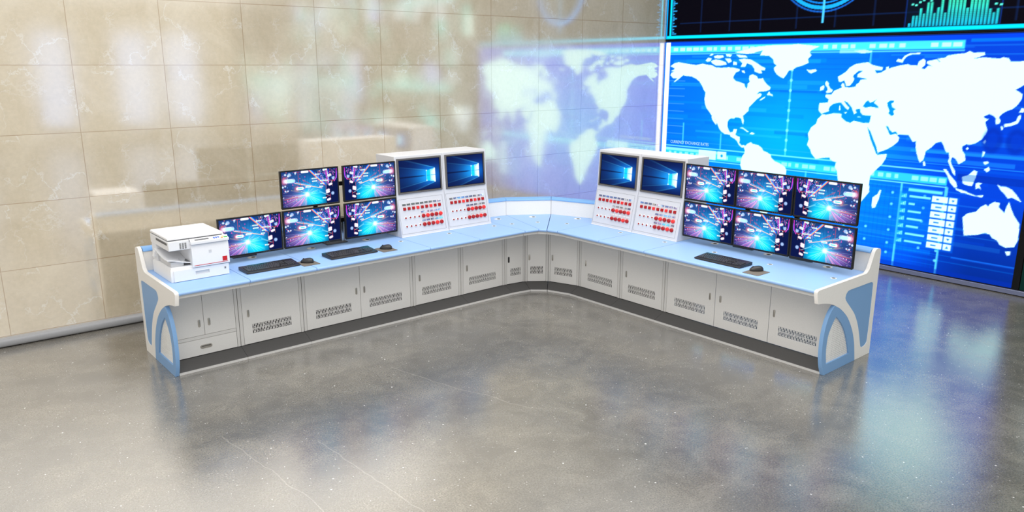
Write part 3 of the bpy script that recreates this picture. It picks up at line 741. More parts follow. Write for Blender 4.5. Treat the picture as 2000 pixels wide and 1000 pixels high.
# invented pictures for screens further along the wall, there for the tile reflections
def picture_blocks(seed, bg, tall):
    rnd = random.Random(seed)
    c = Canvas(120, 64, 0, 4.95, 0.066, 2.79, bg)
    for k in range(26):
        x, y = rnd.uniform(0.1, 4.6), rnd.uniform(0.3, 2.5)
        w, h = (rnd.uniform(0.15, 0.4), rnd.uniform(0.5, 1.2)) if tall else (rnd.uniform(0.2, 0.7), rnd.uniform(0.1, 0.4))
        c.rect(x, x + w, y, y + h, rnd.choice([(120, 230, 230), (220, 240, 255), (150, 170, 250), (60, 200, 190), (230, 255, 245)]), 0.8)
    c.rect(1.0, 4.6, 1.9, 2.05, (120, 240, 235), 0.8)
    return c

# ================================================================== SETTING
def struct(name, bm, mat, loc=(0, 0, 0), rz=0, **k):
    o = obj(name, bm, mat, None, **k)
    o.location = loc
    o.rotation_euler = (0, 0, rz)
    o['kind'] = 'structure'
    return o
struct('floor', bbox(-14, 14, -26, 6, -0.1, 0), 'floor')
WALL = R(-1.9)
struct('wall_left', bbox(-9, 8.24, 0, 0.15, 0.0, 4.6), 'tile', (-4.433, 1.70, 0), WALL)
struct('wall_right', bbox(3.775, 3.95, -19.5, 1.42, 0.0, 4.6), 'wallgrey')
sk = [(-0.001, 0.005), (-0.001, 0.084)] + [(-0.036 - 0.034 * math.cos(a) * 0.9, 0.045 + 0.039 * math.sin(a)) for a in [PI / 2 - PI * k / 12 for k in range(13)]]
sk = [(y if y > -0.002 else y, z) for y, z in sk]
struct('baseboard_left', prism_x(sk, -9, 8.12), 'baseb', (-4.433, 1.70, 0), WALL, smooth=True, sharp=50)
struct('baseboard_right', bbox(3.700, 3.774, -19.5, 1.30, 0.010, 0.062), 'plinth', bevel=0.004)

# far end of the hall, well behind the camera: its windows are added for blurred reflections in the tiles
struct('wall_back', bbox(-14, 3.95, -20.3, -20.0, 0.0, 4.6), 'backwall')
for k, x in enumerate((-4.6, -1.9, 0.5, 2.1)):
    wn = struct('added_window_%d' % (k + 1), plate_grid([-0.56, -0.5, 0.5, 0.56], [0.4, 0.46, 3.5, 3.56], lambda i, j: i == 1 and j == 1, 0.0, 0.05), 'trim', (x, -19.995, 0))
    obj('pane', bbox(-0.499, 0.499, 0.012, 0.020, 0.461, 3.499), 'reflect_glow', wn)

# ================================================================== WALL DISPLAYS
# local x = along the wall away from the corner, y = into the wall; the corner is at (3.728, 1.429)
def wall_display(label, s0, z0, z1, canvas, w=4.95, group=None):
    t = thing('wall_display', label, 'display', (3.728, 1.425 - s0, z0), R(-90), group)
    h = z1 - z0
    me = canvas.mesh('screen', 0.0, w, 0.006, h - 0.006, 0.0, 'bigscreen')
    mesh_obj('screen', me, t)
    bm = BM()
    box(bm, -0.004, w + 0.072, 0.006, 0.044, 0.0, h)
    obj('casing', bm, 'frameblk', t)
    bm = BM()
    box(bm, w + 0.002, w + 0.072, -0.004, 0.005, 0.0, h)
    box(bm, 0.0, w, -0.003, 0.005, 0.0, 0.005)
    obj('bezel', bm, 'frameblk', t)
    return t

def caption(text, mat, size, x, z, parent, sx=1.0):
    cu = bpy.data.curves.new('caption', 'FONT')
    cu.body = text
    cu.size = size
    cu.extrude = 0.0004
    ob = bpy.data.objects.new('tmp', cu)
    COL.objects.link(ob)
    dg = bpy.context.evaluated_depsgraph_get()
    dg.update()
    me = bpy.data.meshes.new_from_object(ob.evaluated_get(dg))
    bpy.data.objects.remove(ob)
    me.transform(Matrix(((sx, 0, 0, x), (0, 0, 1, -0.0015), (0, 1, 0, z), (0, 0, 0, 1))))
    me.materials.clear()
    me.materials.append(M[mat])
    return mesh_obj('caption', me, parent)

dm = wall_display('large blue wall screen showing a white world map', 0.0, 0.066, 2.792, picture_map())
caption('CURRENCY EXCHANGE RATES', 'caption', 0.062, 0.185, 1.307 - 0.066, dm, 0.80)
wall_display('dark upper wall screen with a cyan border, round dial and bar chart', 0.0, 2.802, 4.2, picture_dial())
wall_display('dark green wall screen past the right edge of the world map', 5.03, 0.066, 2.792, picture_blocks(5, (6, 34, 30), False))
wall_display('added pale wall screen with tall blue white blocks, furthest along the wall', 15.09, 0.066, 2.792, picture_blocks(4, (120, 112, 100), True))  # this screen and those after it are added to reflect in the tiles
wall_display('added dark wall screen with tall pale blocks, beyond the green one', 10.06, 0.066, 2.792, picture_blocks(9, (40, 46, 70), True))
wall_display('added dark wall screen above the green one, past the right edge of the photograph', 5.03, 2.802, 4.2, picture_blocks(21, (30, 30, 34), True))
wall_display('added upper wall screen furthest along the wall', 10.06, 2.802, 4.2, picture_blocks(33, (50, 46, 44), True))

# ================================================================== CONSOLE
# local frame of an arm: x to the viewer's right, y away from the viewer (0 at the toe), z up
LEFT = lambda x: ((x, 0, 0), 0.0)                 # world x of the local origin
RIGHT = lambda y: ((0, y, 0), R(-90))             # world y of the local origin
NOSE, BACK = -0.2, 0.655

def vent_cells(x0, n, pitch):
    """grid lines and open cells of a slotted vent: two rows of long and short slots, staggered"""
    xs = [x0 - 0.004]
    for k in range(n):
        xs += [x0 + k * pitch, x0 + k * pitch + pitch * 0.58]
    xs.append(x0 + n * pitch + 0.0)
    za = [0.172]
    zs = [0.166, 0.172, 0.181, 0.186, 0.191, 0.200, 0.205, 0.2105, 0.216, 0.225, 0.230, 0.235, 0.244, 0.2495, 0.255]
    long_a = {(0.172, 0.200), (0.205, 0.2105), (0.216, 0.244), (0.2495, 0.255)}
    long_b = {(0.172, 0.181), (0.186, 0.2105), (0.216, 0.225), (0.230, 0.255)}
    def hole(i, j):
        if i % 2 == 0 or i >= 2 * n:
            return False
        z = (zs[j] + zs[j + 1]) / 2
        return any(a < z < b for a, b in (long_a if (i // 2) % 2 == 0 else long_b))
    return xs, zs, hole

_lock = {}
def door(parent, xa, xb, za=0.083, zb=0.715, vent=None, handle=None, y=0.14, mat_handle='nickel', label=None):
    xs, zs = [xa, xb], [za, zb]
    if vent:
        va, vb = vent
        n = max(3, int(round((vb - va) / 0.0145)))
        p = (vb - va) / n
        vx, vz, vh = vent_cells(va, n, p)
        xs = [xa, vx[0], vx[-1], xb]
        zs = [za, vz[0], vz[-1], zb]
        bm = plate_grid(xs, zs, lambda i, j: i == 1 and j == 1, y, 0.016)
    else:
        bm = plate_grid(xs, zs, lambda i, j: False, y, 0.016)
    d = obj('door', bm, 'door', parent)
    if vent:
        obj('vent_grille', plate_grid(vx, vz, vh, y + 0.0005, 0.0025), 'door', d)
    if handle:
        lock(d, handle, 0.36, y, mat_handle)
    return d

def lock(parent, x, z, y, mat='nickel'):
    """narrow paddle lock: rounded plate, raised paddle and key barrel"""
    out = arc(0, 0.024, 0.0095, 0, 180, 8) + arc(0, -0.024, 0.0095, 180, 360, 8)
    bm = BM()
    loft(bm, [[(x + a, y - 0.0002, z + b) for a, b in out], [(x + a, y - 0.003, z + b) for a, b in out], [(x + a * 0.8, y - 0.0042, z + b * 0.95) for a, b in out]])
    h = obj('handle', bm, mat, parent, smooth=True)
    return h

def straight_cabinet(place, w, label, doors, pillars, drawer=False, left_side=True, right_side=True, back=True):
    loc, rz = place
    t = thing('desk_cabinet', label, 'cabinet', loc, rz, 'grey cabinets of the console')
    g = 0.0012
    bm = BM()
    if left_side: box(bm, g, 0.014, 0.158, 0.64, 0.03, 0.717)
    if right_side: box(bm, w - 0.014, w - g, 0.158, 0.64, 0.03, 0.717)
    box(bm, 0.0145, w - 0.0145, 0.158, 0.64, 0.055, 0.07)
    box(bm, 0.0145, w - 0.0145, 0.158, 0.176, 0.700, 0.717)
    if back: box(bm, 0.0145, w - 0.0145, 0.628, 0.64, 0.0705, 0.717)
    obj('carcass', bm, 'inside', t)
    for xa, xb in pillars:
        obj('pillar_strip', bbox(xa, xb, 0.14, 0.157, 0.081, 0.717), 'trim', t)
    for d in doors:
        door(t, *d[:2], **d[2])
    if drawer:
        xa, xb = drawer
        obj('drawer_rail', bbox(xa, xb, 0.14, 0.156, 0.2255, 0.2525), 'trim', t)
        dr = obj('drawer', bbox(xa, xb, 0.14, 0.158, 0.083, 0.2225), 'door', t)
        cx = 0.276
        out = arc(cx + 0.034, 0.153, 0.0155, -90, 90, 6) + arc(cx - 0.034, 0.153, 0.0155, 90, 270, 6)
        inn = arc(cx + 0.032, 0.153, 0.011, -90, 90, 6) + arc(cx - 0.032, 0.153, 0.011, 90, 270, 6)
        bm = BM()
        loft(bm, [[(a, 0.1398, b) for a, b in out], [(a, 0.136, b) for a, b in out], [(a, 0.136, b) for a, b in inn], [(a, 0.1388, b) for a, b in inn]])
        pl = obj('drawer_pull', bm, 'nickel', dr, smooth=True)
        obj('pull_lip', prism_x([(0.1365, 0.1535), (0.1335, 0.1625), (0.1365, 0.1640)], cx - 0.036, cx + 0.036), 'chrome', pl)
    a, b = g, w - g
    obj('kick_plate', prism_x([(0.001, 0.0205), (0.139, 0.0775), (0.139, 0.0705), (0.001, 0.0135)], a, b), 'kick', t)
    obj('kick_edge', prism_x([(0.0, 0.0005), (0.0, 0.0195), (0.003, 0.0215), (0.006, 0.0205), (0.006, 0.0005)], a, b), 'edge', t)
    obj('fascia_strip', bbox(a, b, -0.172, -0.158, 0.6925, 0.7185), 'trim', t)
    return t

def slab_profile():
    return [(BACK, 0.7205), (NOSE + 0.010, 0.7205)] + [(NOSE + 0.0135 + 0.0135 * math.cos(R(a)), 0.7355 + 0.0145 * math.sin(R(a))) for a in (225, 200, 180, 155, 130, 110, 90)] + [(BACK, TT)]

GROM = {}
def grommets(parent, pts, frame=None):
    """large oval cable collars with an off-centre hole, and small round ones"""
    for (x, y, big) in pts:
        mt = Matrix.Translation((x, y, TT + 0.0003))
        if big:
            bm = lathe([(0.0, 0.0), (0.040, 0.0), (0.040, 0.002), (0.036, 0.0035), (0.0, 0.0035)], 28, mt)
            r = obj('cable_collar', bm, 'ring', parent, smooth=True, label='white round cable collar')
            obj('cable_hole', lathe([(0.0, 0.0), (0.019, 0.0), (0.019, 0.0006), (0.0, 0.0006)], 16, Matrix.Translation((x + 0.010, y - 0.008, TT + 0.0040))), 'dark', r)
        else:
            bm = lathe([(0.0165, 0.0), (0.025, 0.0), (0.025, 0.0012), (0.022, 0.0022), (0.0165, 0.0022)], 22, mt)
            r = obj('cable_collar', bm, 'ring', parent, smooth=True, label='small white ring round a dark hole')
            obj('cable_hole', lathe([(0.0, 0.0), (0.0162, 0.0), (0.0162, 0.0010), (0.0, 0.0010)], 16, mt), 'dark', r)

def straight_top(place, w, label, groms=()):
    loc, rz = place
    t = thing('worktop', label, 'worktop', (loc[0], loc[1], 0), rz, 'light blue worktops of the console')
    obj('slab', prism_x(slab_profile(), 0.0024, w - 0.0024), 'top', t, smooth=True, sharp=30)
    grommets(t, groms)
    return t

def splash_profiles():
    sheet = [(BACK + 0.001, TT - 0.03), (BACK + 0.001, TT + 0.0), (BACK + 0.012, 0.914), (BACK + 0.03, 0.914), (BACK + 0.03, TT - 0.03)]
    rail = [(0.660, 0.9155)] + [(0.70 - 0.042 * math.cos(R(a)), 0.9155 + 0.030 * math.sin(R(a))) for a in (10, 30, 50, 70, 90)] + [(0.745, 0.9475), (0.768, 0.940), (0.780, 0.922), (0.780, 0.9155)]
    back = [(0.764, 0.02), (0.764, 0.914), (0.779, 0.914), (0.779, 0.02)]
    return sheet, rail, back

def straight_splash(place, w, label):
    loc, rz = place
    t = thing('back_rail', label, 'back rail', (loc[0], loc[1], 0), rz, 'white upstands with a blue rail behind the worktops')
    a, b, c = splash_profiles()
    obj('upstand', prism_x(a, 0.0012, w - 0.0012), 'white', t)
    obj('rail', prism_x(b, 0.0012, w - 0.0012), 'rail', t, smooth=True, sharp=40)
    return t

# ---- seams between the console pieces round the corner: front point (y = NOSE) and back point (y = BACK)
SEAM = {'A': ((-0.455, -0.2), (-0.455, 0.655)), 'B': ((-0.285, -0.225), (-0.05, 0.60)),
        'C': ((-0.235, -0.30), (0.39, 0.31)), 'D': ((-0.2, -0.42), (0.655, -0.42))}
def at(seam, d):
    (fx, fy), (kx, ky) = SEAM[seam]
    k = (d - NOSE) / (BACK - NOSE)
    return Vector((fx + k * (kx - fx), fy + k * (ky - fy), 0))

def wedge(sa, sb, labels, vent, handle, mat_handle, groms):
    """corner pieces between two seams: cabinet, worktop and back rail"""
    p, q = at(sa, 0.14), at(sb, 0.14)
    L = (q - p).length
    ang = math.atan2(q.y - p.y, q.x - p.x)
    W = Matrix.Translation(p) @ Matrix.Rotation(ang, 4, 'Z')
    inv = W.inverted()
    def ring(s, prof, off):
        o = off * (q - p).normalized()
        return [inv @ (at(s, d) + o + Vector((0, 0, z))) for d, z in prof]
    def piece(name, prof, mat, parent, gap=0.0014, **k):
        ga, gb = gap + (0.0016 if sa == 'C' else 0), gap + (0.0016 if sb == 'C' else 0)
        return obj(name, loft(BM(), [ring(sa, prof, ga), ring(sb, prof, -gb)]), mat, parent, **k)
    t = thing('desk_cabinet', labels[0], 'cabinet', tuple(p), ang, 'grey cabinets of the console')
    piece('kick_plate', [(0.001, 0.0205), (0.139, 0.0775), (0.139, 0.0705), (0.001, 0.0135)], 'kick', t)
    piece('kick_edge', [(0.0, 0.0005), (0.0, 0.0195), (0.003, 0.0215), (0.006, 0.0205), (0.006, 0.0005)], 'edge', t)
    piece('fascia_strip', [(-0.172, 0.6925), (-0.172, 0.7185), (-0.158, 0.7185), (-0.158, 0.6925)], 'trim', t)
    piece('carcass', [(0.17, 0.055), (0.17, 0.07), (0.628, 0.07), (0.628, 0.7), (0.64, 0.7), (0.64, 0.055)], 'inside', t, gap=0.003)
    obj('pillar_strip', bbox(0.002, 0.024, 0, 0.014, 0.081, 0.717), 'trim', t)
    obj('pillar_strip', bbox(L - 0.024, L - 0.002, 0, 0.014, 0.081, 0.717), 'trim', t)
    door(t, 0.027, L - 0.027, vent=vent, handle=handle, y=0.0, mat_handle=mat_handle)
    t2 = thing('worktop', labels[1], 'worktop', tuple(p), ang, 'light blue worktops of the console')
    piece('slab', slab_profile(), 'top', t2, 0.0024, smooth=True, sharp=30)
    grommets(t2, [(*(inv @ Vector((x, y, 0))).xy, b) for x, y, b in groms])
    t3 = thing('back_rail', labels[2], 'back rail', tuple(p), ang, 'white upstands with a blue rail behind the worktops')
    a, b, c = splash_profiles()
    piece('upstand', a, 'white', t3)
    piece('rail', b, 'rail', t3, smooth=True, sharp=40)

V = lambda a, b, **k: dict(vent=(a, b), **k)
# left arm, from its free end to the corner
straight_cabinet(LEFT(-4.0), 0.569, 'grey cabinet with two plain doors above a drawer, under the printer',
                 [(0.002, 0.2742, dict(za=0.2555, handle=0.236)), (0.2775, 0.538, dict(za=0.2555, handle=0.318))], [(0.5415, 0.5665)], drawer=(0.002, 0.538))
straight_cabinet(LEFT(-3.431), 0.589, 'grey cabinet with one vented door right beside the drawer cabinet',
                 [(0.034, 0.558, V(0.114, 0.477, handle=0.084))], [(0.003, 0.031), (0.561, 0.5865)])
straight_cabinet(LEFT(-2.842), 1.183, 'wide grey cabinet with a pair of vented doors in the left arm of the console',
                 [(0.032, 0.588, V(0.127, 0.492, handle=0.548)), (0.592, 1.150, V(0.688, 1.056, handle=0.634))], [(0.003, 0.029), (1.1535, 1.181)])
straight_cabinet(LEFT(-1.659), 0.599, 'grey cabinet with one vented door just right of the left double-door cabinet',
                 [(0.034, 0.566, V(0.115, 0.478, handle=0.083))], [(0.003, 0.031), (0.569, 0.5965)])
straight_cabinet(LEFT(-1.06), 0.605, 'grey vented-door cabinet between the left arm cabinets and the narrow corner cabinets',
                 [(0.034, 0.566, V(0.112, 0.478, handle=0.082))], [(0.003, 0.031), (0.570, 0.602)])
wedge('A', 'B', ('narrow grey corner cabinet with a black lock on its door', 'narrow blue worktop wedge at the left of the corner', 'white upstand with blue rail at the left of the corner'),
      (0.075, 0.212), 0.050, 'black', [(-0.281, 0.478, 1), (-0.332, 0.165, 0)])
wedge('B', 'C', ('grey corner cabinet in the middle, between the black-lock cabinet and the dark corner seam', 'middle blue worktop wedge in the corner, left of the dark seam', 'middle white upstand with blue rail in the corner, left of the dark seam'),
      (0.062, 0.205), 0.048, 'nickel', [(0.107, 0.318, 1), (-0.051, 0.052, 0)])
wedge('C', 'D', ('wider grey corner cabinet just right of the dark corner seam', 'blue worktop wedge just right of the dark corner seam', 'white upstand with blue rail just right of the dark corner seam'),
      (0.082, 0.305), 0.055, 'nickel', [(0.429, -0.094, 1), (0.142, -0.215, 0)])
# right arm, from the corner to its free end
straight_cabinet(RIGHT(-0.42), 0.60, 'grey vented-door cabinet with a bright chrome lock, first of the right arm',
                 [(0.034, 0.566, V(0.134, 0.494, handle=0.103, mat_handle='chrome'))], [(0.003, 0.031), (0.569, 0.597)])
straight_cabinet(RIGHT(-1.02), 0.585, 'grey vented-door cabinet between the chrome-lock cabinet and the three-door cabinet',
                 [(0.034, 0.552, V(0.115, 0.472, handle=0.085))], [(0.003, 0.031), (0.555, 0.582)])
straight_cabinet(RIGHT(-1.605), 1.728, 'widest grey cabinet with three vented doors, beside the right end panel',
                 [(0.032, 0.587, V(0.127, 0.486, handle=0.532)), (0.592, 1.149, V(0.688, 1.048, handle=0.647)), (1.154, 1.726, V(1.248, 1.606, handle=1.198))], [(0.003, 0.029)], back=False)
# worktops
straight_top(LEFT(-4.0), 0.569, 'blue worktop at the left end, under the white printer')
straight_top(LEFT(-3.431), 0.589, 'blue worktop under the leftmost keyboard', [(0.307, 0.526, 1)])
straight_top(LEFT(-2.842), 1.183, 'wide blue worktop under the left monitors and middle keyboard', [(0.295, 0.514, 1), (0.880, 0.500, 1), (1.109, 0.217, 0)])
straight_top(LEFT(-1.659), 0.599, 'blue worktop in front of the left white instrument boxes, nearer the monitors', [(0.510, 0.208, 0)])
straight_top(LEFT(-1.06), 0.605, 'blue worktop in front of the left white instrument boxes, nearer the corner', [(0.507, 0.204, 0)])
straight_top(RIGHT(-0.42), 0.60, 'blue worktop in front of the right white instrument boxes, nearer the corner', [(0.493, 0.244, 0)])
straight_top(RIGHT(-1.02), 0.585, 'blue worktop in front of the right white instrument boxes, nearer the monitors', [(0.477, 0.244, 0)])
straight_top(RIGHT(-1.605), 1.728, 'longest blue worktop, under the six right monitors and their keyboard',
             [(0.251, 0.565, 1), (0.834, 0.570, 1), (1.422, 0.555, 1), (0.465, 0.262, 0), (1.051, 0.257, 0), (1.636, 0.252, 0)])
straight_splash(LEFT(-4.0), 3.545, 'long white upstand with blue rail behind the printer and left monitors')
straight_splash(RIGHT(-0.42), 2.913, 'long white upstand with blue rail behind the six right monitors')

# ---- end panels
P_WHITE = ([(-0.199, 0.647), (-0.226, 0.735), (-0.223, 0.748), (-0.209, 0.757), (-0.195, 0.759), (0.548, 0.759), (0.572, 0.762), (0.592, 0.773), (0.612, 0.79), (0.672, 0.918), (0.684, 0.936),
            (0.700, 0.948), (0.730, 0.951), (0.768, 0.944), (0.783, 0.93), (0.788, 0.90), (0.786, 0.001), (0.524, 0.001)])
BOUND = catmull([(0.523, 0.001), (0.500, 0.10), (0.476, 0.182), (0.418, 0.298), (0.325, 0.418), (0.238, 0.490), (0.160, 0.540), (0.088, 0.574), (0.075, 0.580)], 5)
P_UNDER = catmull([(0.075, 0.583), (-0.010, 0.611), (-0.089, 0.630), (-0.150, 0.640), (-0.188, 0.644)], 4)
ARCH_FRONT = catmull([(0.070, 0.578), (0.014, 0.529), (-0.030, 0.455), (-0.060, 0.340), (-0.062, 0.20), (-0.040, 0.09), (0.002, 0.001)], 5)
HOLE = [(0.118, 0.478)] + catmull([(0.118, 0.478), (0.215, 0.402), (0.300, 0.302), (0.355, 0.205), (0.402, 0.092)], 4)[1:] + [(0.026, 0.092)] + catmull([(0.026, 0.092), (0.003, 0.215), (0.012, 0.332), (0.049, 0.405), (0.095, 0.462)], 4)[1:]
INSET = catmull([(0.712, 0.645), (0.690, 0.660), (0.655, 0.667), (0.45, 0.667), (0.300, 0.667), (0.262, 0.655), (0.243, 0.630), (0.250, 0.592), (0.352, 0.504), (0.430, 0.434), (0.500, 0.340), (0.548, 0.245), (0.590, 0.140),
                 (0.606, 0.105), (0.634, 0.093), (0.675, 0.096), (0.706, 0.112), (0.718, 0.15), (0.722, 0.35), (0.718, 0.55)], 3, True)

def inside(poly, y, z):
    c = False
    for (ya, za), (yb, zb) in zip(poly, poly[1:] + poly[:1]):
        if (za > z) != (zb > z) and y < (yb - ya) * (z - za) / (zb - za) + ya:
            c = not c
    return c

def end_panel(place, outer, inner, label):
    """outer and inner are the local x of the two faces; the sides of the console are mirror images"""
    loc, rz = place
    sgn = 1 if inner > outer else -1
    t = thing('end_panel', label, 'end panel', loc, rz, 'shaped end panels of the console')
    outline = P_WHITE + BOUND[1:-1] + P_UNDER
    obj('side_panel', shape_x(outline, outer, inner, [INSET]), 'white', t, bevel=0.004)
    obj('inset_panel', shape_x([(y * 1.0, z) for y, z in INSET], outer + sgn * 0.003, inner), 'blue', t, label='mid blue curved inset')
    arch = [(y, z) for y, z in ARCH_FRONT] + [(y - 0.003, z) for y, z in BOUND[:-1]]
    fr = obj('arch_frame', shape_x(arch, outer - sgn * 0.001, inner + sgn * 0.001, [HOLE]), 'blue', t, bevel=0.004, label='mid blue pointed arch frame')
    cy, cz = 0.19, 0.24
    big = [(cy + (y - cy) * 1.02, cz + (z - cz) * 1.02) for y, z in HOLE]
    ys, zs = [], []
    p = 0.0165
    for k in range(28): ys += [-0.03 + k * p, -0.03 + k * p + 0.0085]
    for k in range(27): zs += [0.075 + k * p, 0.075 + k * p + 0.0085]
    bm = plate_grid(ys, zs, lambda i, j: not inside(big, (ys[i] + ys[i + 1]) / 2, (zs[j] + zs[j + 1]) / 2) or (i % 2 == 1 and j % 2 == 1), 0.0, 0.002)
    x0 = outer + sgn * 0.012
    bm.transform(Matrix(((0, sgn, 0, x0), (1, 0, 0, 0), (0, 0, 1, 0), (0, 0, 0, 1))))
    obj('perforated_sheet', bm, 'mesh', fr)
    return t
end_panel(LEFT(-4.033), 0.0, 0.030, 'left end panel of the console, white with blue inset, beside the tiled wall')
end_panel(RIGHT(-3.333), 0.0315, 0.0015, 'right end panel of the console, white with blue inset, facing the open floor')

# ================================================================== MONITORS
TRAILS, DESK = picture_trails(), picture_desktop()
MH = 0.351
def make_monitor(w, flip, me, label, group):
    t = thing('monitor', label, 'monitor', (0, 0, 0), 0, group)
    h = w / 2
    obj('casing', bbox(-h + 0.002, h - 0.002, 0.008, 0.034, 0.002, MH - 0.002), 'black', t, bevel=0.004)
    bm = plate_grid([-h, -h + 0.0125, h - 0.0125, h], [0, 0.016, MH - 0.0125, MH], lambda i, j: i == 1 and j == 1, 0.0, 0.0085)
    bz = obj('bezel', bm, 'black', t, bevel=0.0015, seg=1)
    bm = BM()
    for k in range(4):
        box(bm, 0.10 + 0.018 * k, 0.106 + 0.018 * k, -0.0012, 0.0, 0.006, 0.010)
    obj('control_buttons', bm, 'bezelgrey', bz)
    mesh_obj('screen', me, t)
    obj('rear_bulge', prism_x([(0.0342, 0.05), (0.058, 0.09), (0.058, 0.26), (0.0342, 0.30)], -0.17, 0.17), 'black', t)
    return t

def screen_pair(w):
    h = w / 2
    a = TRAILS.mesh('screen', -h + 0.012, h - 0.012, 0.0155, MH - 0.012, 0.003, 'screen')
    b = TRAILS.mesh('screen', -h + 0.012, h - 0.012, 0.0155, MH - 0.012, 0.003, 'screen', flip=True)
    return a, b

wl_, wr_ = 0.578, 0.5715
la, lb = screen_pair(wl_)
ra, rb = screen_pair(wr_)
ZLO, ZHI, YM = 0.810, 1.1745, 0.400
GL, GR = 'monitors of the left array', 'monitors of the right array'
left_mons = [(-3.160, ZLO, la, 'single monitor standing alone in the lower row, right behind the white printer', None),
             (-2.568, ZLO, la, 'lower monitor of the left four, nearer the printer', GL), (-2.568, ZHI, la, 'upper monitor of the left four, standing out at the far left corner', GL),
             (-1.943, ZLO, lb, 'lower monitor of the left four, beside the white instrument boxes', GL), (-1.943, ZHI, lb, 'upper monitor of the left four, beside the white instrument boxes', GL)]
proto = {}
for k, (x, z, me, lab, g) in enumerate(left_mons):
    if (wl_, me.name) not in proto:
        o = make_monitor(wl_, False, me, lab, g or GL)
        proto[(wl_, me.name)] = o
    else:
        o = copy_tree(proto[(wl_, me.name)])
        o['label'] = lab
        o['group'] = g or GL
    o.location = (x, YM, z)
cols = ['next to the white instrument boxes', 'in the middle column', 'at the free end of the console']
for c, y in enumerate((-1.8725, -2.4495, -3.0305)):
    for r, z in enumerate((ZLO, ZHI)):
        me = rb if c == 2 else ra
        lab = '%s monitor of the right six, %s' % (('lower', 'upper')[r], cols[c])
        if (wr_, me.name) not in proto:
            o = make_monitor(wr_, False, me, lab, GR)
            proto[(wr_, me.name)] = o
        else:
            o = copy_tree(proto[(wr_, me.name)])
            o['label'] = lab
        o.location = (YM, y, z)
        o.rotation_euler = (0, 0, R(-90))

# ---- stands; local origin on the worktop under the middle of the bars
def stand(place, label, base_x, column, bars, mounts, upper, yb=0.525):
    t = thing('monitor_stand', label, 'monitor stand', (place[0][0], place[0][1], TT), place[1], 'monitor stands on the worktop')
    Y = 0.535
    for bx in base_x:
        obj('base_plate', bbox(bx - 0.11, bx + 0.11, yb, 0.645, 0.0008, 0.012), 'pdark', t, bevel=0.003)
    for cx in column:
        obj('pole', tube(BM(), (cx, 0.575 + (yb - 0.525) * 0.65, 0.0121), (cx, 0.575 + (yb - 0.525) * 0.65, 0.25), 0.020, 18), 'steel', t, smooth=True, sharp=40, label='silver pole')
    for (z, xa, xb) in bars:
        obj('cross_bar', bbox(xa, xb, 0.515, 0.545, z - 0.02, z + 0.02), 'black', t, bevel=0.003)
    for cx in column:
        obj('clamp', bbox(cx - 0.028, cx + 0.028, 0.5455, 0.600, 0.2125, 0.255), 'black', t, bevel=0.003)
    for cx in upper:
        obj('riser', bbox(cx - 0.02, cx + 0.02, 0.546, 0.575, 0.19, 0.62), 'black', t, bevel=0.003)
    for x, z in mounts:
        obj('mount_plate', bbox(x - 0.05, x + 0.05, 0.4585, 0.5145, z - 0.05, z + 0.05), 'black', t, bevel=0.003)
    return t
stand(((-2.2555, 0, 0), 0), 'stand with silver pole between the columns of the left four monitors', [-0.005], [0.072],
      [(0.232, -0.42, 0.42), (0.590, -0.42, 0.42)], [(-0.3125, 0.232), (0.3125, 0.232), (-0.3125, 0.590), (0.3125, 0.590)], [-0.20])
stand(((-3.160, 0, 0), 0), 'stand behind the single monitor next to the printer', [0.0], [0.0], [(0.232, -0.10, 0.10)], [(0.0, 0.232)], [], 0.59)
stand(((0, -2.4495, 0), R(-90)), 'stand behind the six monitors of the right arm', [-0.30, 0.30], [-0.30, 0.30],
      [(0.232, -0.70, 0.70), (0.590, -0.70, 0.70)], [(-0.577, 0.232), (0, 0.232), (0.581, 0.232), (-0.577, 0.590), (0, 0.590), (0.581, 0.590)], [-0.25, 0.25], 0.59)

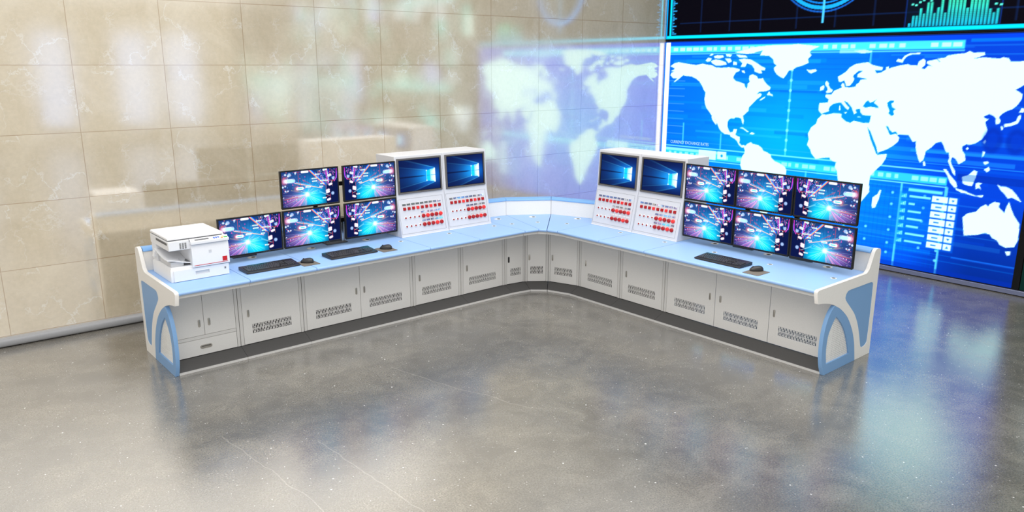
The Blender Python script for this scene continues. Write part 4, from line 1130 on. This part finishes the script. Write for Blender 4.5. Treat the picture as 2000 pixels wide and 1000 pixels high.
# ================================================================== INSTRUMENT BOXES
B0, BK, BT, BB = (0.335, 0.0), (0.415, 0.405), (0.440, 0.812), (0.790, 0.812)
def instrument_box(place, w, label):
    loc, rz = place
    t = thing('instrument_box', label, 'instrument cabinet', (loc[0], loc[1], TT + 0.0005), rz, 'white instrument boxes with red buttons')
    g = 0.0022
    obj('housing', prism_x([B0, BK, BT, BB, (0.648, 0.812 * 0.6), (0.648, 0.0)] if False else [B0, BK, BT, BB, (0.790, 0.22), (0.648, 0.22), (0.648, 0.0)], g, w - g), 'boxwhite', t, bevel=0.003)
    def fr(lo, hi):
        d = Vector((0, hi[0] - lo[0], hi[1] - lo[1])).normalized()
        n = Vector((0, -d.z, d.y))
        def P(x, z, o=0.0):
            k = (z - lo[1]) / (hi[1] - lo[1])
            return Vector((x, lo[0] + k * (hi[0] - lo[0]), z)) + n * o
        return P, n, d
    P, n, d = fr(B0, BK)
    Q, nq, dq = fr(BK, BT)
    def slab(F, x0, x1, z0, z1, o0, o1, ins=0.0, bm=None):
        return hexa(bm or BM(), [F(x0, z0, o0), F(x1, z0, o0), F(x1, z1, o0), F(x0, z1, o0), F(x0 + ins, z0 + ins, o1), F(x1 - ins, z0 + ins, o1), F(x1 - ins, z1 - ins, o1), F(x0 + ins, z1 - ins, o1)])
    def rim(F, x0, x1, z0, z1, wd, o0, o1):
        bm = BM()
        slab(F, x0, x1, z0, z0 + wd, o0, o1, 0, bm); slab(F, x0, x1, z1 - wd, z1, o0, o1, 0, bm)
        slab(F, x0, x0 + wd, z0 + wd, z1 - wd, o0, o1, 0, bm); slab(F, x1 - wd, x1, z0 + wd, z1 - wd, o0, o1, 0, bm)
        return bm
    # built-in monitor
    xa, xb = 0.026, w - 0.026
    za, zb = 0.430, 0.787
    mon = obj('built_in_monitor', rim(Q, xa, xb, za, zb, 0.016, 0.0004, 0.012), 'bezelgrey', t, label='grey framed monitor set into the upper face')
    obj('black_border', rim(Q, xa + 0.016, xb - 0.016, za + 0.016, zb - 0.016, 0.006, 0.0004, 0.009), 'black', mon)
    x0, x1, z0, z1 = xa + 0.021, xb - 0.021, za + 0.021, zb - 0.021
    me = DESK.mesh('screen', x0, x1, z0, z1, 0.0, 'screen')
    co = np.zeros(len(me.vertices) * 3)
    me.vertices.foreach_get('co', co)
    co = co.reshape(-1, 3)
    o = Q(0, 0.0, 0.004)
    k = (BT[0] - BK[0]) / (BT[1] - BK[1])
    co[:, 1] = BK[0] + (co[:, 2] - BK[1]) * k + nq.y * 0.004
    co[:, 2] += nq.z * 0.004
    me.vertices.foreach_set('co', co.ravel())
    me.update()
    mesh_obj('screen', me, mon)
    # control plate and its rows
    obj('control_plate', rim(P, 0.012, w - 0.034, 0.03, 0.378, 0.0012, 0.0002, 0.0010), 'seam', t)
    obj('base_trim', slab(P, g, w - g, 0.0005, 0.008, 0.0004, 0.004), 'ring', t, label='cream bottom edge')
    sx = 0.0755 * w / 0.587
    px = 0.0535 * w / 0.587
    def tab(k, z):
        x = sx + px * k - 0.001
        obj('label_plate', slab(P, x - 0.0225, x + 0.0225, z - 0.010, z + 0.010, 0.0003, 0.003, 0.0008), 'plate', t)
    def square(k, z, lit):
        x = sx + px * k
        b = obj('square_button', slab(P, x - 0.0155, x + 0.0155, z - 0.0155, z + 0.0155, 0.0003, 0.013, 0.003), 'redlit' if lit else 'red', t, label='bright red square button' if lit else None)
    def around(x, z, prof, seg=20):
        m = n.to_track_quat('Z', 'Y').to_matrix().to_4x4()
        m.translation = P(x, z, 0.0003)
        return lathe(prof, seg, m)
    def rnd_button(k, z, lit):
        x = sx + px * k
        b = obj('round_button', around(x, z, [(0, 0), (0.0205, 0), (0.0205, 0.008), (0.0175, 0.012), (0.0175, 0.017), (0.015, 0.020), (0, 0.0208)]), 'redlit' if lit else 'red', t, smooth=True, label='bright red round button' if lit else None)
    def switch(k, z):
        x = sx + px * k
        r = obj('key_switch', around(x, z, [(0.0105, 0), (0.0165, 0), (0.0165, 0.003), (0.0145, 0.0055), (0.0105, 0.0055)]), 'ring', t, smooth=True)
        obj('switch_knob', around(x, z, [(0, 0), (0.0075, 0), (0.0068, 0.009), (0, 0.0098)], 14), 'red', r, smooth=True, label='small dark red knob')
    for k in range(9):
        tab(k, 0.322)
        square(k, 0.280, k in (3, 6))
    for k in range(4, 9):
        tab(k, 0.231); rnd_button(k, 0.189, k in (5, 8))
        tab(k, 0.145); rnd_button(k, 0.103, k == 7)
    for k in range(4):
        switch(k, 0.189); switch(k, 0.103)
    return t
instrument_box(LEFT(-1.644), 0.587, 'white instrument box with red buttons, beside the left four monitors')
instrument_box(LEFT(-1.057), 0.574, 'white instrument box with red buttons at the end of the left arm, nearest the corner')
instrument_box(RIGHT(-0.397), 0.588, 'white instrument box with red buttons at the start of the right arm, nearest the corner')
instrument_box(RIGHT(-0.985), 0.588, 'white instrument box with red buttons, beside the six right monitors')

# ================================================================== KEYBOARDS, MICE, PADS
def make_keyboard():
    t = thing('keyboard', '', 'keyboard', (0, 0, 0), 0, 'black keyboards on the worktop')
    W_, D_ = 0.478, 0.205
    zt = lambda y: 0.014 + 0.016 * y / D_
    prof = [(0.0, 0.003), (0.004, 0.013), (0.03, zt(0.03)), (D_ - 0.004, zt(D_)), (D_, 0.024), (D_, 0.003)]
    body = BM()
    n = 10
    rings = []
    for k in range(n + 1):
        u = k / n
        inset = 0.006 * max(0, 1 - min(u, 1 - u) * 18)
        rings.append([(u * W_, min(max(y, inset), D_ - inset), z) for y, z in prof])
    loft(body, rings)
    obj('body', body, 'kbody', t, bevel=0.003, label='black keyboard body')
    bm = BM()
    box(bm, 0.215, 0.255, D_ - 0.002, D_ + 0.006, 0.012, 0.026)
    obj('cable_boot', bm, 'black', t)
    pitch = 0.0195
    cache = {}
    def key(x, y, w, h=0.0165):
        kk = (round(w, 4), round(h, 4))
        if kk not in cache:
            b = BM()
            sl = 0.016 / D_
            pts = [(0, 0, 0), (w, 0, 0), (w, h, h * sl), (0, h, h * sl), (0.0018, 0.0014, 0.0058), (w - 0.0018, 0.0014, 0.0058), (w - 0.0018, h - 0.0016, 0.0058 + h * sl), (0.0018, h - 0.0016, 0.0058 + h * sl)]
            hexa(b, pts)
            o = obj('key', b, 'key', t)
            cache[kk] = o
        else:
            o = cache[kk].copy()
            COL.objects.link(o)
            o.parent = t
        o.location = (x, y, zt(y) + 0.0004)
    y0 = 0.038
    rows = [(5, 0.157, [0.0165] * 13), (4, 0.0, [0.0165] * 13 + [0.036]), (3, 0.0, [0.026] + [0.0165] * 12 + [0.0265]), (2, 0.0, [0.031] + [0.0165] * 11 + [0.0415]), (1, 0.0, [0.040] + [0.0165] * 10 + [0.052])]
    for r, _, ws in rows:
        x = 0.022
        y = y0 + r * pitch + (0.008 if r == 5 else 0)
        for w in ws:
            key(x, y, w)
            x += w + 0.003 + (0.0065 if r == 5 else 0)
    x = 0.022
    for w in (0.026, 0.021, 0.026, 0.112, 0.026, 0.021, 0.0285):
        key(x, y0, w); x += w + 0.003
    for r, cnt in ((5, 3), (4, 3), (3, 3)):
        for c in range(cnt):
            key(0.3115 + c * pitch, y0 + r * pitch + (0.008 if r == 5 else 0), 0.0165)
    for c in range(3): key(0.3115 + c * pitch, y0, 0.0165)
    key(0.3115 + pitch, y0 + pitch, 0.0165)
    for r in range(5):
        for c in range(4 if r > 0 else 3):
            key(0.3785 + c * pitch, y0 + r * pitch, 0.0165)
    return t
kb = make_keyboard()
kb['label'] = 'leftmost black keyboard, on the worktop in front of the single monitor'
kb.location = (-3.388, -0.035, TT)
k2 = copy_tree(kb); k2['label'] = 'black keyboard in front of the left four monitors'; k2.location = (-2.617, -0.040, TT)
k3 = copy_tree(kb); k3['label'] = 'black keyboard on the right arm, in front of the six monitors'; k3.location = (-0.085, -2.092, TT); k3.rotation_euler = (0, 0, R(-90))

def make_mouse():
    t = thing('mouse', '', 'mouse', (0, 0, 0), 0, 'black mice on their pads')
    def shell(a0, a1, grow, name, mat, zmin=0.0, part=None):
        bm = BM()
        nu, nv = 24, 10
        rings = []
        for j in range(nv + 1):
            ph = (PI / 2) * j / nv
            ring = []
            for i in range(nu):
                th = 2 * PI * i / nu
                cx, sy = math.cos(th), math.sin(th)
                rx = 0.034 * (1 + 0.08 * sy * sy) * (1 - 0.10 * max(0, sy))
                x = (rx + grow) * math.copysign(abs(cx) ** 0.85, cx) * math.cos(ph) ** 0.55
                y = (0.060 + grow) * math.copysign(abs(sy) ** 0.9, sy) * math.cos(ph) ** 0.55
                z = 0.004 + (0.036 + grow) * math.sin(ph) * (1 - 0.22 * (y / 0.06) - 0.1 * (y / 0.06) ** 2)
                ring.append((x, y, z))
            rings.append(ring)
        rings[-1] = [(x * 0.2, y * 0.2, z) for x, y, z in rings[-1]]
        rings.insert(0, [(x * 0.94, y * 0.95, 0.0006) for x, y, z in rings[0]])
        return loft(bm, rings)
    body = obj('body', shell(0, 1, 0, 'body', 'mouse'), 'mouse', t, smooth=True, sharp=60)
    m = Matrix.Translation((-0.004, 0.030, 0.030)) @ Matrix.Rotation(PI / 2, 4, 'Y')
    obj('scroll_wheel', lathe([(0, 0), (0.0085, 0), (0.0095, 0.002), (0.0095, 0.006), (0.0085, 0.008), (0, 0.008)], 18, m), 'black', t, smooth=True)
    return t
mo = make_mouse()
mo['label'] = 'mouse beside the leftmost keyboard'
mo.location = (-2.826, 0.020, TT + 0.0035); mo.rotation_euler = (0, 0, R(48))
m2 = copy_tree(mo); m2['label'] = 'mouse beside the keyboard in front of the left four monitors'; m2.location = (-2.018, 0.025, TT + 0.0035)
m3 = copy_tree(mo); m3['label'] = 'mouse on the right arm of the console'; m3.location = (-0.030, -2.702, TT + 0.0035); m3.rotation_euler = (0, 0, R(52))
def make_pad():
    out = []
    for cx, cy, a in ((0.068, 0.084, 0), (-0.068, 0.084, 90), (-0.068, -0.084, 180), (0.068, -0.084, 270)):
        out += arc(cx, cy, 0.010, a, a + 90, 4)
    bm = loft(BM(), [[(x, y, 0.0004) for x, y in out], [(x, y, 0.0028) for x, y in out]])
    return obj('mouse_pad', bm, 'pad')
p1 = tag(make_pad(), 'grey mouse pad partly tucked behind the leftmost keyboard', 'mouse pad', 'grey mouse pads')
p1.location = (-2.828, 0.004, TT)
p2 = p1.copy(); COL.objects.link(p2); p2['label'] = 'grey mouse pad beside the keyboard of the left four monitors'; p2.location = (-2.030, 0.010, TT)
p3 = p1.copy(); COL.objects.link(p3); p3['label'] = 'grey mouse pad on the right arm of the console'; p3.location = (-0.075, -2.728, TT); p3.rotation_euler = (0, 0, R(-90))

# ================================================================== PRINTER
def printer():
    t = thing('printer', 'white desktop copier printer at the left end of the console', 'printer', (-3.952, 0.108, TT + 0.0005))
    Wd, Dp = 0.462, 0.478
    obj('base', loft(BM(), [[(0, 0, 0), (Wd, 0, 0), (Wd, Dp, 0), (0, Dp, 0)], [(0, 0, 0.098), (Wd, 0, 0.098), (Wd, Dp, 0.098), (0, Dp, 0.098)],
                            [(0.012, 0.012, 0.118), (Wd - 0.006, 0.012, 0.118), (Wd - 0.006, Dp - 0.01, 0.118), (0.012, Dp - 0.01, 0.118)]]), 'printer', t, bevel=0.003)
    dr = obj('paper_drawer', plate_grid([0.020, 0.190, 0.300, Wd + 0.002], [0.003, 0.040, 0.070, 0.097], lambda i, j: i == 1 and j == 1, -0.012, 0.0115), 'printer', t, bevel=0.002, seg=1)
    obj('handle_recess', prism_x([(-0.0115, 0.041), (-0.0008, 0.041), (-0.0008, 0.069), (-0.0035, 0.069), (-0.0045, 0.046)], 0.191, 0.299), 'printer2', dr)
    obj('handle_lip', prism_x([(-0.0145, 0.0705), (-0.0122, 0.0705), (-0.0122, 0.077), (-0.0135, 0.077)], 0.184, 0.306), 'printer', dr)
    obj('size_dial', bbox(0.422, 0.440, -0.0135, -0.0122, 0.052, 0.074), 'printer2', dr, bevel=0.001)
    bm = BM()
    box(bm, 0.426, 0.436, -0.0150, -0.0137, 0.055, 0.062); box(bm, 0.426, 0.436, -0.0150, -0.0137, 0.064, 0.069)
    obj('dial_marks', bm, 'pdark', dr)
    # body right of the paper gap, and the rear block behind it
    bm = BM()
    box(bm, 0.172, Wd - 0.002, 0.010, Dp - 0.006, 0.1185, 0.2585)
    obj('engine_block', bm, 'printer', t, bevel=0.003)
    obj('rear_block', bbox(0.006, 0.171, 0.352, Dp - 0.006, 0.1185, 0.2585), 'printer', t, bevel=0.003)
    # scanner head
    hd = obj('scanner_head', bbox(0.002, Wd + 0.004, -0.002, Dp, 0.2590, 0.334), 'printer', t, bevel=0.004)
    bm = BM()
    for c in range(3):
        for k in range(9):
            box(bm, 0.088 + 0.020 * c, 0.102 + 0.020 * c, -0.0032, -0.0018, 0.268 + 0.0055 * k, 0.2710 + 0.0055 * k)
    obj('speaker_slots', bm, 'pdark', hd)
    bm = BM()
    for k in range(20):
        box(bm, 0.0006, 0.0022, 0.030 + 0.0145 * k, 0.0395 + 0.0145 * k, 0.302, 0.322)
    obj('side_vent', bm, 'pdark', hd)
    # platen lid; a dark strip under it stands in for the shaded gap
    obj('lid_gap_shade', bbox(0.012, Wd - 0.022, 0.024, Dp - 0.008, 0.3345, 0.3425), 'pdark', t)
    obj('lid', loft(BM(), [[(0.004, 0.018, 0.343), (Wd - 0.014, 0.018, 0.343), (Wd - 0.014, Dp, 0.343), (0.004, Dp, 0.343)],
                           [(0.004, 0.018, 0.358), (Wd - 0.014, 0.018, 0.358), (Wd - 0.014, Dp, 0.358), (0.004, Dp, 0.358)],
                           [(0.012, 0.026, 0.364), (Wd - 0.022, 0.026, 0.364), (Wd - 0.022, Dp - 0.008, 0.364), (0.012, Dp - 0.008, 0.364)]]), 'printer', t, bevel=0.002)
    # front door
    fd = obj('front_door', prism_x([(0.0092, 0.100), (-0.024, 0.104), (-0.026, 0.250), (-0.016, 0.288), (-0.0026, 0.292), (-0.0026, 0.2585), (0.0092, 0.2580)], 0.170, Wd + 0.010), 'printer', t, bevel=0.003)
    obj('red_square', bbox(0.412, 0.450, -0.0272, -0.0252, 0.126, 0.163), 'pred', fd, label='red square emblem')
    obj('red_line', bbox(0.182, 0.456, -0.0265, -0.0245, 0.1165, 0.1200), 'pred', fd, label='thin red line')
    obj('badge', bbox(0.305, 0.328, -0.0275, -0.0252, 0.212, 0.234), 'printer2', fd, bevel=0.002, label='embossed square badge')
    # control panel: sloping deck in front of the lid
    def deck(y): return 0.318 + (y + 0.040) * 0.22
    cp = obj('control_panel', prism_x([(-0.040, 0.296), (-0.040, 0.318), (0.0165, deck(0.0165)), (0.0165, 0.3345), (-0.0028, 0.3345), (-0.0028, 0.296)], 0.166, Wd + 0.012), 'printer', t, bevel=0.002)
    def on(x0, x1, y0, y1, h=0.0018):
        return hexa(BM(), [(x0, y0, deck(y0) + 0.0003), (x1, y0, deck(y0) + 0.0003), (x1, y1, deck(y1) + 0.0003), (x0, y1, deck(y1) + 0.0003),
                           (x0, y0, deck(y0) + h), (x1, y0, deck(y0) + h), (x1, y1, deck(y1) + h), (x0, y1, deck(y1) + h)])
    obj('display', on(0.206, 0.318, -0.020, 0.006), 'pdark', cp, label='dark display strip')
    for k in range(3):
        obj('panel_key', on(0.356 + 0.018 * k, 0.367 + 0.018 * k, -0.026 + 0.004 * k, 0.000 + 0.003 * k, 0.003), 'kblue', cp, label='blue key')
    obj('panel_key', on(0.412, 0.428, -0.034, -0.022, 0.003), 'korange', cp, label='orange key')
    obj('panel_key', on(0.424, 0.440, -0.010, 0.002, 0.003), 'kyellow', cp, label='yellow key')
    obj('panel_key', on(0.438, 0.464, -0.032, -0.016, 0.004), 'kgreen', cp, label='green start key')
    obj('panel_key', on(0.180, 0.198, -0.024, -0.004, 0.0025), 'printer2', cp, label='grey key')
    # output tray in the gap: a curved sheet on a support
    ring = []
    pts = [(0.350, 0.214), (0.30, 0.206), (0.24, 0.190), (0.17, 0.176), (0.09, 0.170), (0.012, 0.172)]
    def tray(x, dz): return [(x, y, z + dz + 0.012 * math.cos(x * 18)) for y, z in pts] + [(x, y, z + dz - 0.006 + 0.012 * math.cos(x * 18)) for y, z in pts[::-1]]
    obj('output_tray', loft(BM(), [tray(-0.012 + 0.182 * k / 12, -0.0014 * k) for k in range(13)]), 'printer', t, smooth=True, sharp=50)
    obj('tray_support', bbox(0.018, 0.120, 0.040, 0.320, 0.1185, 0.158), 'printer2', t, bevel=0.003)
    obj('tray_back', bbox(0.1215, 0.1705, 0.050, 0.350, 0.1185, 0.146), 'pdark', t)
    obj('side_flap', hexa(BM(), [(-0.016, 0.372, 0.150), (0.0055, 0.372, 0.150), (0.0055, 0.420, 0.150), (-0.016, 0.420, 0.150), (-0.004, 0.372, 0.196), (0.0055, 0.372, 0.196), (0.0055, 0.420, 0.196), (-0.004, 0.420, 0.196)]), 'printer', t, bevel=0.002)
    return t
printer()

# ================================================================== LIGHT AND CAMERA
def ceiling_light(x, y, z, sx, sy, power, col=(1, 1, 1), rz=0.0):
    l = bpy.data.lights.new('ceiling_light', 'AREA')
    l.shape = 'RECTANGLE'
    l.size, l.size_y = sx, sy
    l.energy = power
    l.color = col
    o = bpy.data.objects.new('ceiling_light', l)
    o.location = (x, y, z)
    o.rotation_euler = (0, 0, rz)
    COL.objects.link(o)
    return o
ceiling_light(-2.2, -1.2, 4.5, 6.0, 2.2, LP[0], (1, 0.985, 0.96))
ceiling_light(-4.5, -4.5, 4.5, 5.0, 4.0, LP[1], (1, 0.985, 0.96))
ceiling_light(0.2, -3.6, 4.5, 3.0, 4.0, LP[2], (1, 0.99, 0.98))

w = bpy.data.worlds.new('room_light')
SC.world = w
w.use_nodes = True
bg = w.node_tree.nodes['Background']
bg.inputs['Color'].default_value = (1.0, 0.985, 0.96, 1)
bg.inputs['Strength'].default_value = WORLD

cam = bpy.data.cameras.new('camera')
cam.lens = 27.07
cam.sensor_width = 36
co = bpy.data.objects.new('camera', cam)
co.location = (-5.70093, -6.19671, 2.45038)
co.rotation_euler = (PI / 2 - 0.243051, 0, 0.869714 - PI / 2)
COL.objects.link(co)
SC.camera = co
SC.view_settings.view_transform = 'Standard'
SC.view_settings.look = 'None'
SC.view_settings.exposure = EXPO
SC.view_settings.gamma = 1
SC.view_settings.use_curve_mapping = False
